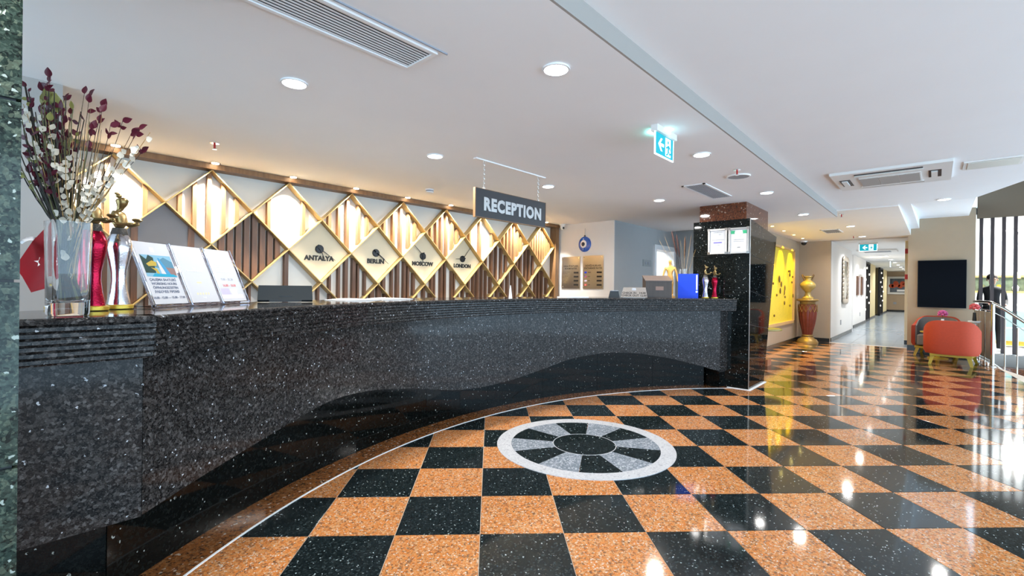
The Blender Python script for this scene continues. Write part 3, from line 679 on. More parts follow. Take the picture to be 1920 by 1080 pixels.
exit_sign(FACE_Y((24.5, 1.36, 2.535)), .30, .22, 0, 'small lit sign hanging far down the corridor', (24.5, 1.36, 2.3), False)
# cassette air conditioner in the raised ceiling
ac = thing('air_conditioner', 'white ceiling cassette air conditioner with open corner covers', 'air conditioner', (6.6, .37, 2.58))
ax0, ax1, ay0, ay1 = 6.10, 7.10, -.12, .87
b = MB(); zc = ZH - .03
b.box(ax0, ax1, ay0, ay1, zc, ZH - .0005).build('panel', m_offwhite, ac)
MB().box(6.40, 6.90, .12, .64, zc - .010, zc - .0005).build('intake_frame', m_offwhite, ac)
for k in range(3): MB().box(6.43, 6.87, .13 + .17 * k, .295 + .17 * k, zc - .013, zc - .0105).build('intake_grille', mat('ac_grille', (.40, .39, .37), .6), ac)
for nm, bx in (('air_slot', (6.18, 6.24, .10, .66)), ('air_slot', (6.96, 7.02, .10, .66))): MB().box(*bx, zc - .004, zc - .0005).build(nm, m_black, ac)
for nm, bx in (('flap', (6.235, 6.30, .10, .66)), ('flap', (6.90, 6.955, .10, .66))): MB().box(*bx, zc - .012, zc - .0005).build(nm, m_offwhite, ac)
for y in (-.04, .72):
    MB().box(6.42, 6.80, y, y + .10, zc - .003, zc - .0005).build('open_corner', m_black, ac)
    MB().box(6.46, 6.74, y + .03, y + .08, zc - .016, zc - .003).build('motor_cover', m_offwhite, ac)
ap = thing('access_panel', 'flat framed ceiling panel beside the cassette air conditioner', 'ceiling panel', (6.5, -.5, 2.59))
MB().box(6.36, 6.74, -.62, -.20, ZH - .012, ZH - .0005).build('frame', m_offwhite, ap)
MB().box(6.40, 6.70, -.59, -.23, ZH - .016, ZH - .0125).build('panel', mat('access_panel_face', (.68, .70, .64), .4), ap)
ac2 = thing('air_conditioner', 'low flat air conditioner on the corridor ceiling', 'air conditioner', (18.3, 1.3, 2.5))
MB().box(17.7, 18.7, .85, 1.8, 2.53, 2.5795).build('panel', m_offwhite, ac2); MB().box(17.9, 18.5, 1.0, 1.65, 2.525, 2.53).build('intake_grille', m_grey_t, ac2)
# security cameras
t = thing('dome_camera', 'black domed security camera in the corner above the urn', 'security camera', (13.85, 2.5, 2.48))
MB().lathe([(.07, 2.545), (.08, 2.5795)], (13.85, 2.5, 0), 20).build('mount', m_white, t, smooth=40)
MB().lathe([(.005, 2.47), (.035, 2.478), (.058, 2.505), (.065, 2.545)], (13.85, 2.5, 0), 20).build('dome', m_black, t, smooth=40)
t = thing('security_camera', 'white ball security camera at the end of the lattice wall', 'security camera', (7.03, 5.15, 2.42))
MB().lathe([(.05, 2.47), (.055, 2.4995)], (7.03, 5.15, 0), 18).build('mount', m_white, t, smooth=40)
MB().ball((7.03, 5.15, 2.435), .042).build('housing', m_white, t, smooth=40); MB().ball((7.02, 5.12, 2.425), .022).build('eye', m_black, t, smooth=40)
# ================================================================ OFFICE WALLS
t = thing('evil_eye', 'blue glass eye charm hanging from a cord above two steel plaques', 'ornament', (7.14, 4.725, 1.97))
def disc_x(x, y, z, r, th, m, nm, par, sy=1, sz=1, n=24):
    d = MB().lathe([(r, 0), (r, th * .6), (r * .88, th)], (0, 0, 0), n); d.v = [(x - c, y - a * sy, z + b_ * sz) for a, b_, c in d.v]; return d.build(nm, m, par, smooth=30)
mb_ = mat('blue_glass', (.01, .10, .48), .08, coat=1)
disc_x(7.148, 4.725, 2.11, .13, .02, mb_, 'disc', t, 1, 1.08); disc_x(7.128, 4.745, 2.115, .066, .004, m_white, 'white_ring', t, 1, 1.08); disc_x(7.124, 4.75, 2.112, .034, .004, m_black, 'pupil', t, 1, 1.1)
disc_x(7.121, 4.75, 2.112, .012, .003, mb_, 'glint', t)
MB().box(7.135, 7.145, 4.712, 4.738, 2.235, 2.275).build('loop', m_black, t); MB().tube([(7.142, 4.725, 2.27), (7.146, 4.725, 2.40)], .004, 6).build('cord', m_grey_t, t)
for k, (s, y0, y1, z0, z1) in enumerate((('rates', 4.82, 5.235, 1.30, 1.893), ('exchange', 4.325, 4.757, 1.30, 1.90))):
    t = thing('steel_plaque', ['brushed steel plaque of room rates with four black displays', 'brushed steel plaque of exchange rates with small flags'][k], 'plaque', (7.145, (y0 + y1) / 2, z0))
    t = MB().box(7.138, 7.1495, y0, y1, z0, z1).build('plate', m_steel, t)
    X = 7.1375
    for yy in (y0 + .025, y1 - .025):
        for zz in (z0 + .03, z1 - .03): disc_x(7.138, yy, zz, .010, .006, m_chrome, 'screw', t, n=10)
    yc = (y0 + y1) / 2
    h = ['ODA FİYATLARI', 'ROOM RATES'] if k == 0 else ['DÖVİZ KURLARI', 'EXCHANGE RATES']
    text('heading', h[0], .044, m_text, t, FACE_X((X, yc, z0 + .415)), .0005, .001); text('heading', h[1], .044, m_text, t, FACE_X((X, yc, z0 + .370)), .0005, .001)
    rows = [('DOUBLE ROOM', 'Single Room'), ('3rd PERSON', 'Extra Bed'), ('CHILD', '0-6 Years'), ('BABY COT', 'Daily')] if k == 0 else ['EURO', 'USD', 'GBP', 'CHF']
    for i, rw in enumerate(rows):
        zz = z0 + .295 - .075 * i
        MB().box(7.132, 7.138, y0 + .035, y0 + .135, zz - .014, zz + .014).build('display', m_black, t)
        if k == 0:
            text('print', rw[0], .022, m_text, t, FACE_X((X, y1 - .03, zz + .010)), .0004, 0, 'LEFT'); text('print', rw[1], .022, m_text, t, FACE_X((X, y1 - .03, zz - .018)), .0004, 0, 'LEFT')
        else:
            text('print', rw, .026, m_text, t, FACE_X((X, y1 - .105, zz)), .0004, .0006, 'LEFT')
            MB().box(7.134, 7.138, y1 - .085, y1 - .035, zz - .016, zz + .016).build('flag', mat('flag%d' % i, [(.02, .06, .6), (.45, .1, .14), (.5, .45, .6), (.65, .04, .03)][i], .5), t)
            if i in (1, 3): MB().box(7.132, 7.134, y1 - .068 if i == 3 else y1 - .055, y1 - .052 if i == 3 else y1 - .035, zz - .006 if i == 3 else zz, zz + .006 if i == 3 else zz + .016).build('flag_device', m_white if i == 3 else mb_, t)
t = thing('switch_plate', 'grey square control plate on the grey office wall', 'switch', (8.4, 4.125, 1.75))
MB().box(8.23, 8.56, 4.118, 4.1305, 1.745, 1.87).build('plate', mat('grey_plate', (.30, .32, .32), .5), t); MB().box(8.30, 8.36, 4.112, 4.118, 1.78, 1.83).build('button', m_grey_t, t); MB().box(8.42, 8.48, 4.112, 4.118, 1.78, 1.83).build('button', m_grey_t, t)
# office room light seen through the door
t = thing('ceiling_lamp', 'bright office ceiling lamp beyond the white door frame', 'lamp', (9.0, 4.9, 2.5))
MB().box(8.7, 9.3, 4.7, 5.1, 2.52, 2.5495).build('housing', m_white, t); MB().box(8.73, 9.27, 4.73, 5.07, 2.515, 2.52).build('diffuser', m_lens, t)
link_light('lamp', 'AREA', (9.0, 4.9, 2.50), 140, (.9, .96, 1), t, .4)
# ================================================================ THINGS ON THE COUNTER
ZT = 1.197
def skin(name, V, E_, m, parent, sub=1, root=0, M=None):
    """continuous skinned body: V = (x, y, z, radius), local to the parent"""
    me = bpy.data.meshes.new('sk'); me.from_pydata([v[:3] for v in V], E_, []); me.update()
    o = bpy.data.objects.new('sk', me); col.objects.link(o)
    o.modifiers.new('s', 'SKIN'); o.modifiers.new('d', 'SUBSURF').levels = sub
    for i, v in enumerate(V):
        r = v[3] if isinstance(v[3], tuple) else (v[3], v[3])
        me.skin_vertices[0].data[i].radius = r; me.skin_vertices[0].data[i].use_root = (i == root)
    dg = bpy.context.evaluated_depsgraph_get(); dg.update()
    nm = bpy.data.meshes.new_from_object(o.evaluated_get(dg)); bpy.data.objects.remove(o); bpy.data.meshes.remove(me)
    if M: nm.transform(M)
    nm.name = name; nm.materials.clear(); nm.materials.append(m)
    for p in nm.polygons: p.use_smooth = True
    r = bpy.data.objects.new(name, nm); col.objects.link(r); r.parent = parent; WL[r.name] = WL[parent.name].copy(); return r
chain = lambda *ix: [(a, b) for a, b in zip(ix, ix[1:])]
m_bronze = mat('antique_gold', (.30, .21, .09), .32, metal=.9, noise=.4, nscale=120)
m_brightgold = mat('gold_leaf', (.62, .42, .06), .35, metal=.7, noise=.15, nscale=150)
m_redmir = mat('red_mirror_mosaic', (.34, .006, .03), .12, metal=.85, noise=.4, nscale=170, bump=.10)
m_silmir = mat('silver_mirror_mosaic', (.66, .66, .70), .07, metal=.97, noise=.15, nscale=170, bump=.06)
m_lace = mat('dark_lace_belt', (.07, .06, .05), .5, metal=.4, noise=.5, nscale=200, bump=.6)
def figurine(loc, h, face, m_sk, label, pose=0):
    t = thing('lady_figurine', label, 'figurine', loc, math.atan2(face[1], face[0]))
    k = h / .53
    MB().lathe([(.050 * k, 0), (.056 * k, .004 * k), (.056 * k, .018 * k), (.050 * k, .022 * k)], n=24).build('base', m_brightgold, t, smooth=40, world=False)
    pr = [(.047, .021), (.045, .04), (.036, .08), (.030, .13), (.031, .17), (.040, .22), (.050, .262), (.0525, .285), (.050, .305), (.042, .33), (.034, .345)]
    MB().lathe([(r * k, z * k) for r, z in pr], n=24, sy=.86).build('skirt', m_sk, t, smooth=60, world=False)
    MB().lathe([(r * k, z * k) for r, z in [(.036, .338), (.034, .352), (.030, .366), (.028, .375)]], n=20, sy=.84).build('belt', m_lace, t, smooth=60, world=False)
    s = lambda x, y, z, r: (x * k, y * k, z * k, r * k if not isinstance(r, tuple) else (r[0] * k, r[1] * k))
    V = [s(0, 0, .37, .024), s(.002, 0, .40, .024), s(.006, 0, .43, .026), s(0, 0, .452, .014), s(.004, 0, .468, .0125), s(.010, 0, .482, .021), s(.013, 0, .499, .027), s(.006, 0, .516, .022),
         s(-.004, .026, .443, .012), s(-.004, .036, .415, .010), s(.012, .038, .390, .0095), s(.05, .028, .392, .0085), s(.078, .016, .396, .0085),
         s(-.004, -.026, .443, .012), s(-.004, -.036, .415, .010), s(.012, -.038, .390, .0095), s(.05, -.026, .390, .0085), s(.078, -.014, .394, .0085)]
    E_ = chain(0, 1, 2, 3, 4, 5, 6, 7) + chain(2, 8, 9, 10, 11, 12) + chain(2, 13, 14, 15, 16, 17)
    skin('torso', V, E_, m_bronze, t, 2)
    b = MB(); b.ball((-.004 * k, 0, .524 * k), (.012 * k, .013 * k, .010 * k)); b.ball((-.012 * k, 0, .535 * k), (.008 * k, .014 * k, .007 * k)); b.build('hair_bun', m_bronze, t, smooth=60, world=False)
    b = MB(); b.lathe([(.010 * k, .402 * k), (.022 * k, .412 * k), (.018 * k, .418 * k)], (.082 * k, .002 * k, 0), 14); b.build('offering_bowl', m_bronze, t, smooth=40, world=False)
    b = MB()
    b.ball((.036 * k, 0, .500 * k), (.008 * k, .004 * k, .007 * k), 8, 6); b.build('nose', m_bronze, t, smooth=60, world=False)
    return t
fdir = (RT.x, RT.y)
figurine((.262, 2.69, ZT), .53, fdir, m_redmir, 'tall figurine of a lady in red mirrored skirt beside the glass vase')
figurine((.363, 2.80, ZT), .53, fdir, m_silmir, 'tall figurine of a lady in silver mirrored skirt beside the acrylic menus')
figurine((6.345, 2.275, ZT), .44, (.2, -.98), m_silmir, 'small figurine of a lady in silver skirt beside the blue binder')
figurine((6.45, 2.19, ZT), .43, (.74, -.67), m_redmir, 'small figurine of a lady in red skirt against the pillar')

# square glass vase with the dried bouquet
VX, VY = .163, 2.372
vs = thing('glass_vase', 'tall square clear glass vase holding dried branches', 'vase', (VX, VY, ZT))
def sq_loft(levels, ang=R(10), n=6, rad=.012):
    v = []; f = []; ca, sa = math.cos(ang), math.sin(ang)
    for h_, z in levels:
        ring = []
        for cx, cy, a0 in ((1, 1, 0), (-1, 1, 90), (-1, -1, 180), (1, -1, 270)):
            for q in range(n):
                a = R(a0 + 90 * q / (n - 1)); ring.append((cx * (h_ - rad) + rad * math.cos(a), cy * (h_ - rad) + rad * math.sin(a)))
        v += [(x * ca - y * sa, x * sa + y * ca, z) for x, y in ring]
    m = 4 * n
    for i in range(len(levels) - 1):
        for k in range(m): f.append((i * m + k, i * m + (k + 1) % m, (i + 1) * m + (k + 1) % m, (i + 1) * m + k))
    f.append(tuple(range(m))[::-1]); f.append(tuple(range((len(levels) - 1) * m, len(levels) * m)))
    return MB().add(v, f)
sq_loft([(.050, .001), (.052, .01), (.054, .18), (.057, .345), (.0535, .345), (.050, .18), (.048, .06), (.040, .048)]).build('vessel', m_glass, vs, smooth=50, world=False)
bq = thing('dried_bouquet', 'dried branches with burgundy leaves and pale seed pods in the square vase', 'dried flowers', (VX, VY, ZT + .06))
m_stemd = mat('dark_stem', (.022, .018, .014), .7, noise=.4, nscale=60); m_stemb = mat('tan_stem', (.42, .27, .11), .7, noise=.3, nscale=60); m_stemg = mat('olive_stem', (.12, .12, .05), .7)
m_burg = mat('burgundy_leaf', (.105, .012, .028), .45, noise=.4, nscale=40); m_pod = mat('papery_pod', (.80, .74, .62), .5, noise=.08, nscale=80); m_oliv = mat('olive_leaf', (.32, .32, .10), .6, noise=.3, nscale=50)
PX = 1 / 509.0
base = Vector((VX, VY, ZT))
def bp(px, py, d=0): return base + RT * ((px - 123) * PX) + UP * ((592 - py) * PX) + FW * d
rg = random.Random(5)
def stem(px, py, d, m, r0=.0022, bend=.0, foot=None):
    fx = foot if foot is not None else 123 + (px - 123) * .12 + rg.uniform(-8, 8)
    p0 = base + RT * (max(-.034, min(.034, (123 - fx) * PX))) + FW * rg.uniform(-.03, .03) + UP * .055
    p1 = bp(max(98, min(149, 123 + (px - 123) * .35)), 420, d * .15)
    p3 = bp(px, py, d); p2 = p1.lerp(p3, .55) + RT * bend + UP * abs(bend) * .6
    pth = []
    for i in range(13):
        t = i / 12
        if t < .33: q = p0.lerp(p1, t / .33)
        else:
            s = (t - .33) / .67; q = p1 * (1 - s) ** 2 + p2 * 2 * s * (1 - s) + p3 * s * s
        pth.append(q + Vector((rg.uniform(-1, 1), rg.uniform(-1, 1), 0)) * .0015)
    MB().tube(pth, [r0 * (1 - .6 * i / 12) for i in range(13)], 5).build('stem', m, bq)
    return pth
leafm = MB(); n = 7
lv = []
for i in range(n):
    t = i / (n - 1); wv_ = math.sin(math.pi * t ** .8) * .36 + .02; lv += [(-wv_, t, .06 * math.sin(math.pi * t)), (0, t, -.03), (wv_, t, .06 * math.sin(math.pi * t))]
lf_ = [(i * 3 + k, i * 3 + k + 1, i * 3 + k + 4, i * 3 + k + 3) for i in range(n - 1) for k in (0, 1)]
lf2 = lv + [(x, y, z + .03) for x, y, z in lv]; N = len(lv)
leafm.add(lf2, lf_ + [tuple(q + N for q in f_[::-1]) for f_ in lf_] + [(i * 3, (i + 1) * 3, (i + 1) * 3 + N, i * 3 + N) for i in range(n - 1)] + [(i * 3 + 2, i * 3 + 2 + N, (i + 1) * 3 + 2 + N, (i + 1) * 3 + 2) for i in range(n - 1)])
LM = {nm: MB().add(leafm.v, leafm.f).mesh(nm, m, True) for nm, m in (('leaf', m_burg), ('olive', m_oliv), ('seed_pod', m_pod))}
def leaf(kind, p, size, ang, tilt=0, wide=.8):
    o = bpy.data.objects.new('leaf' if kind != 'seed_pod' else 'seed_pod', LM[kind]); col.objects.link(o); o.parent = bq
    a = R(ang); d = (RT * math.cos(a) + UP * math.sin(a)); d = (d + FW * rg.uniform(-.35, .35)).normalized()
    nrm = (-FW + RT * rg.uniform(-.6, .6) + UP * rg.uniform(-.6, .6)); nrm = (nrm - d * nrm.dot(d)).normalized(); x = d.cross(nrm)
    M = Matrix((x * size * wide, d * size, nrm * size)).transposed().to_4x4(); M.translation = Vector(p) - WL[bq.name]; o.matrix_local = M
# burgundy leaved twigs
tips = [(74, 140, .02, 8), (92, 170, -.03, 6), (135, 168, .03, 0), (160, 180, 0, 3), (174, 195, .02, 2), (190, 212, -.02, 3), (210, 220, .03, 2), (200, 235, 0, 3), (228, 242, .03, 2), (262, 243, -.02, 2), (252, 280, .02, 2), (58, 165, .03, 10), (48, 200, .05, 9), (165, 240, 0, 4), (108, 205, 0, 4)]
for px, py, d, nl in tips:
    pth = stem(px, py, d, m_stemd, .0020, rg.uniform(-.01, .02) if px > 150 else -.01)
    leaf('leaf', pth[-1], .036, 80 - (px - 120) * .5 + rg.uniform(-25, 25))
    for k in range(nl):
        i = 12 - k // 2 - (1 if k > 5 else 0); q = pth[max(8, i)].lerp(pth[max(7, i - 1)], rg.random())
        leaf('leaf', q, rg.uniform(.024, .036), rg.uniform(20, 160) if px < 120 else rg.uniform(-10, 140))
for k in range(95):                                   # the dense dark mass leaning to the left
    px = rg.uniform(40, 118); py = rg.uniform(165, 330)
    pth = stem(px, py, rg.uniform(-.06, .08), m_stemd if k % 3 else m_stemg, .0040, -.015)
    for j in range(4): leaf('leaf' if rg.random() < .75 else 'olive', pth[rg.randint(7, 12)], rg.uniform(.018, .034), rg.uniform(30, 170))
for k in range(26):
    px = rg.uniform(100, 215); py = rg.uniform(200, 330); stem(px, py, rg.uniform(-.05, .06), rg.choice((m_stemg, m_stemb, m_stemd)), .0016, .01)
for px, py, d in ((275, 246, .0), (240, 275, -.03), (215, 300, .02), (185, 330, -.03), (140, 300, -.05), (108, 235, -.05), (88, 215, -.04), (165, 290, .03), (62, 205, -.05), (125, 270, .04)):
    pth = stem(px, py, d, m_stemb, .0024, rg.uniform(-.012, .018))
    for k in range(17):
        i = rg.randint(5, 12); q = pth[i].lerp(pth[i - 1], rg.random()) + RT * rg.uniform(-.012, .012)
        leaf('seed_pod', q, rg.uniform(.020, .028), rg.uniform(0, 180), 0, 1.25)
for k in range(4): leaf('olive', bp(66 + 8 * k, 190 + 6 * k, .03), .075, 110 - 8 * k)
for k in range(5): leaf('seed_pod', base + Vector((rg.uniform(-.02, .02), rg.uniform(-.02, .02), rg.uniform(.12, .28))), .03, rg.uniform(20, 160), 0, 1.2)
# small flag hanging on a desk pole behind the vase
m_red = mat('red_satin', (.44, .008, .014), .38, sheen=.4)
fl = thing('desk_flag', 'red satin desk flag with white star and crescent behind the glass vase', 'flag', (.17, 2.95, ZT))
MB().lathe([(.05, ZT), (.05, ZT + .012), (.012, ZT + .02)], (.175, 2.95, 0), 20).build('base', m_brightgold, fl, smooth=40)
MB().tube([(.175, 2.95, ZT + .01), (.165, 2.95, ZT + .46)], .005, 8).build('pole', m_brightgold, fl)
FO = Vector((.165, 2.93, 0))
fp = [(.0, .425), (-.078, .30), (-.130, .185), (-.108, .145), (-.080, .075), (-.03, .095), (.05, .09), (.10, .13), (.125, .175), (.130, .235), (.10, .30), (.05, .38)]
def cloth_pt(u, z): return FO + Vector((u, .018 * math.sin(u * 55 + z * 14), ZT + z))
b = MB(); ring_pts = [cloth_pt(u, z) for u, z in fp]; inner = [cloth_pt(u * .5, .23 + (z - .23) * .5) for u, z in fp]; ctrp = cloth_pt(0, .23); n = len(fp)
vv = ring_pts + inner + [ctrp]; th = Vector((0, .003, 0)); ff = []
for i in range(n): ff += [(i, (i + 1) % n, n + (i + 1) % n, n + i), (n + i, n + (i + 1) % n, 2 * n)]
M2 = len(vv)
b.add([tuple(p) for p in vv] + [tuple(p + th) for p in vv], ff + [tuple(q + M2 for q in f_[::-1]) for f_ in ff] + [(i, i + M2, (i + 1) % n + M2, (i + 1) % n) for i in range(n)])
b.build('cloth', m_red, fl, smooth=60)
def cloth_fig(poly, nm):
    pp = [cloth_pt(u, z) - Vector((0, .004, 0)) for u, z in poly]; c_ = sum(pp, Vector()) / len(pp); n = len(pp)
    MB().add([tuple(p) for p in pp] + [tuple(p + Vector((0, .002, 0))) for p in pp], [tuple(range(n)), tuple(range(n, 2 * n))[::-1]] + [(i, (i + 1) % n, n + (i + 1) % n, n + i) for i in range(n)]).build(nm, m_paper, fl)
cloth_fig([(-.052 + (.022 if i % 2 == 0 else .009) * math.cos(R(90 + 36 * i + 10)), .21 + (.022 if i % 2 == 0 else .009) * math.sin(R(90 + 36 * i + 10))) for i in range(10)], 'star')
cr = [(-.075 + .045 * math.cos(R(a)), .275 + .045 * math.sin(R(a))) for a in range(20, 161, 20)]
cloth_fig(cr + [(-.075 + .040 * math.cos(R(a)), .264 + .040 * math.sin(R(a))) for a in range(150, 29, -20)], 'crescent')

# triple acrylic menu holder
P0 = Vector((.498, 2.799, ZT + .005)); P1 = Vector((1.07, 3.252, ZT + .005)); ud = (P1 - P0).normalized(); WM = (P1 - P0).length
nb = Vector((-ud.y, ud.x, 0)); upv = (UP * .334 + nb * .142).normalized(); HM = .36
mh = thing('menu_holder', 'triple clear acrylic holder with three printed sheets leaning on the counter', 'menu holder', tuple(P0))
FM = frame(P0, ud, upv)                      # z axis of FM points to the front
B = lambda nm, m, *a: MB().obox(FM, *a).build(nm, m, mh)
B('back_plate', m_acryl, 0, WM, 0, HM, -.012, -.009)
wp = WM / 3
SH = []
for i in range(3):
    SH.append(B('sheet', mat('menu_paper', (.42, .42, .44), .7, spec=.2), i * wp + .012, (i + 1) * wp - .012, .012, HM - .004, -.0085, -.006))
for i in range(4): B('divider', m_acryl, i * wp - .004 + (.004 if i == 0 else (-.004 if i == 3 else 0)), i * wp + .004 + (.004 if i == 0 else (-.004 if i == 3 else 0)), 0, HM, -.012, .004)
B('lower_lip', m_acryl, 0, WM, 0, .012, -.006, .006)
MB().add([tuple(P0), tuple(P1), tuple(P1 + nb * .12), tuple(P0 + nb * .12)] + [tuple(p + UP * .004) for p in (P0, P1, P1 + nb * .12, P0 + nb * .12)], [(0, 1, 2, 3), (7, 6, 5, 4)] + [(i, (i + 1) % 4, 4 + (i + 1) % 4, 4 + i) for i in range(4)]).build('foot', m_acryl, mh)
def sheet_tx(i, s, y, sz, m=m_text, off=.0006): text('print', s, sz, m, SH[i], FM @ Matrix.Translation(((i + .5) * wp, y, -.0055)), .0002, off)
m_pool = {k: mat('photo_' + k, tuple(x * .55 for x in c), .7, spec=.2) for k, c in dict(sky=(.28, .55, .72), pine=(.03, .07, .06), hill=(.12, .30, .42), yellow=(.66, .47, .08), slide=(.08, .38, .66), white=(.8, .8, .8), water=(.03, .42, .62), terr=(.35, .22, .20)).items()}
def pic(i, k, poly, lay=0): 
    b = MB().prism(poly, -.0058 + .0002 * lay, -.0056 + .0002 * lay, lambda u, v, w_: tuple(FM @ Vector((i * wp + u, v, w_)))); b.build('photo_print', m_pool[k] if k in m_pool else k, SH[i])
a0, a1, c0, c1 = .035, wp - .02, .165, .285
pic(0, 'sky', [(a0, c0), (a1, c0), (a1, c1), (a0, c1)]); pic(0, 'hill', [(a0 + .05, .22), (a1, .20), (a1, .25), (a0 + .14, .275), (a0 + .09, .25)], 1)
pic(0, 'pine', [(a0, c0 + .02), (a0 + .06, c0 + .02), (a0 + .075, .27), (a0 + .05, .285), (a0 + .03, .26), (a0, .285)], 2); pic(0, 'terr', [(a0 + .12, c0 + .01), (a1, c0 + .01), (a1, .215), (a0 + .13, .22)], 2)
pic(0, 'yellow', [(a0 + .02, .235), (a0 + .06, .255), (a0 + .085, .245), (a0 + .08, .225), (a0 + .03, .222)], 3); pic(0, 'yellow', [(a0 + .04, .215), (a0 + .075, .21), (a0 + .085, .17), (a0 + .068, .17), (a0 + .065, .195)], 3)
pic(0, 'white', [(a0 + .09, .255), (a0 + .10, .255), (a0 + .125, .172), (a0 + .095, .172)], 3); pic(0, 'slide', [(a0 + .10, .27), (a0 + .11, .27), (a0 + .155, .172), (a0 + .125, .172)], 3); pic(0, 'water', [(a0 + .03, c0), (a1, c0), (a1 - .02, c0 + .015), (a0 + .05, c0 + .018)], 4)
for s, y, sz in (('ÇALIŞMA SAATLERİ', .148, .0185), ('WORKING HOURS', .126, .0185), ('ÖFFNUNGSZEITEN', .104, .0185), ('РАБОЧЕЕ ВРЕМЯ', .082, .0185), ('10.00 - 12.00 — 15.00 - 17.00', .050, .0165)): sheet_tx(0, s, y, sz, mat('navy_print', (.06, .08, .13), .6))
m_gold_pr = mat('gold_print', (.70, .62, .30), .6); m_faint = mat('faint_print', (.55, .57, .6), .6)
for i in range(3): pic(i, m_faint, [(wp / 2 - .012, .302), (wp / 2 + .012, .302), (wp / 2 + .012, .328), (wp / 2 - .012, .328)]); pic(i, m_paper, [(wp / 2 - .010, .304), (wp / 2 + .010, .304), (wp / 2 + .010, .326), (wp / 2 - .010, .326)], 1)
sheet_tx(1, 'Bilgi', .222, .014, m_faint); sheet_tx(1, 'Information for our guests', .205, .011, m_faint); sheet_tx(1, 'Wi-Fi', .135, .016, m_gold_pr); sheet_tx(1, '* * * * *', .062, .03, m_gold_pr); sheet_tx(1, 'Hotel', .045, .012, m_faint)
for k in range(4): sheet_tx(2, 'lorem'[:0] + '—— ——— ——— ——', .255 - .016 * k, .012, m_faint)
sheet_tx(2, '9.00 - 10.30', .158, .022, m_grey_t); sheet_tx(2, '16.00 - 18.00', .118, .022, mat('red_print', (.5, .12, .12), .6))
pic(2, mat('books_violet', (.35, .32, .55), .6), [(.03, .06), (.105, .06), (.105, .10), (.03, .10)]); pic(2, mat('books_pink', (.7, .5, .5), .6), [(.02, .035), (wp - .03, .035), (wp - .03, .058), (.02, .058)]); pic(2, mat('books_peach', (.8, .7, .55), .6), [(.03, .135), (.11, .135), (.11, .148), (.03, .148)]); pic(2, mat('cup_blue', (.62, .68, .78), .6), [(.12, .058), (.165, .058), (.175, .095), (.11, .095)], 1)

# monitor backs, papers, small signs on the worktop
def on_arc(r, t): x, y = pol(r, t); return x, y
def obj_frame(x, y, toward=(0, 0), z=ZT):
    """frame at (x,y) whose -y axis looks to the given plan point"""
    d = Vector((toward[0] - x, toward[1] - y, 0)).normalized(); right = Vector((-d.y, d.x, 0))
    return Matrix(((right.x, -d.x, 0, x), (right.y, -d.y, 0, y), (0, 0, 1, z), (0, 0, 0, 1)))
ms = thing('pos_monitor', 'low dark touch monitor seen from behind on the counter', 'monitor', (1.30, 3.27, ZT))
Mm = obj_frame(1.30, 3.27, (0, 0), ZT + .003)
MB().obox(Mm @ Matrix.Rotation(R(-42), 4, 'X') , -.168, .168, .0, .018, .016, .150).build('screen_back', mat('dark_teal_plastic', (.012, .018, .022), .6, spec=.2), ms)
MB().obox(Mm @ Matrix.Rotation(R(-42), 4, 'X') , -.171, .171, .018, .022, .024, .154).build('bezel', m_black, ms)
MB().obox(Mm, -.10, .10, .01, .10, 0, .012).build('foot', m_black, ms); MB().obox(Mm, -.04, .04, .03, .06, .012, .04).build('neck', m_black, ms)
def paper(pts, z, name, label, cat='papers', m=m_paper, th=.004, grp=None):
    return tag(MB().prism(pts, z, z + th).build(name, m), label, cat, grp)
mg = thing('magazine', 'open magazine lying on the counter below the clocks', 'magazine', (2.4, 3.72, ZT))
ca = [on_arc(5.12, 101 - i * .8) for i in range(10)]; cb = [on_arc(4.86, 101 - i * .8) for i in range(10)]
for s in (0, 1):
    v = []; n = 9
    for i in range(n):
        k = s * 8.5 + i; f_ = lambda a: a
        (xa, ya), (xb, yb) = on_arc(5.10, 108 - k * .55), on_arc(4.88, 108 - k * .55); h_ = .004 + .010 * math.sin(math.pi * i / (n - 1))
        v += [(xa, ya, ZT + h_), (xb, yb, ZT + h_), (xb, yb, ZT + .001), (xa, ya, ZT + .001)]
    f = [(i * 4 + k, i * 4 + (k + 1) % 4, (i + 1) * 4 + (k + 1) % 4, (i + 1) * 4 + k) for i in range(n - 1) for k in range(4)] + [(0, 1, 2, 3), (4 * n - 1, 4 * n - 2, 4 * n - 3, 4 * n - 4)]
    MB().add(v, f).build('page_block', m_paper, mg, smooth=40)
MB().prism([on_arc(5.11, 108.3), on_arc(4.87, 108.3), on_arc(4.87, 98.2), on_arc(5.11, 98.2)], ZT, ZT + .001).build('cover', m_black, mg)
t = thing('table_tent', 'narrow white folded card standing on the counter below the lattice', 'card', (*on_arc(4.85, 83.5), ZT))
Mt = obj_frame(*on_arc(4.85, 83.5))
for s in (-1, 1): MB().add([tuple(Mt @ Vector(p)) for p in [(-.02, s * .02, 0), (.02, s * .02, 0), (.004, 0, .14), (-.004, 0, .14), (-.02, s * .018, 0), (.02, s * .018, 0), (.004, -s * .002, .138), (-.004, -s * .002, .138)]], [(0, 1, 2, 3), (7, 6, 5, 4), (0, 1, 5, 4), (2, 3, 7, 6), (1, 2, 6, 5), (3, 0, 4, 7)]).build('card_face', m_paper, t)
paper([on_arc(4.98, 74), on_arc(4.78, 74), on_arc(4.78, 70), on_arc(4.98, 70)], ZT, 'paper_sheet', 'white paper sheets lying on the counter below the steel plaques', 'paper', m_paper, .01)
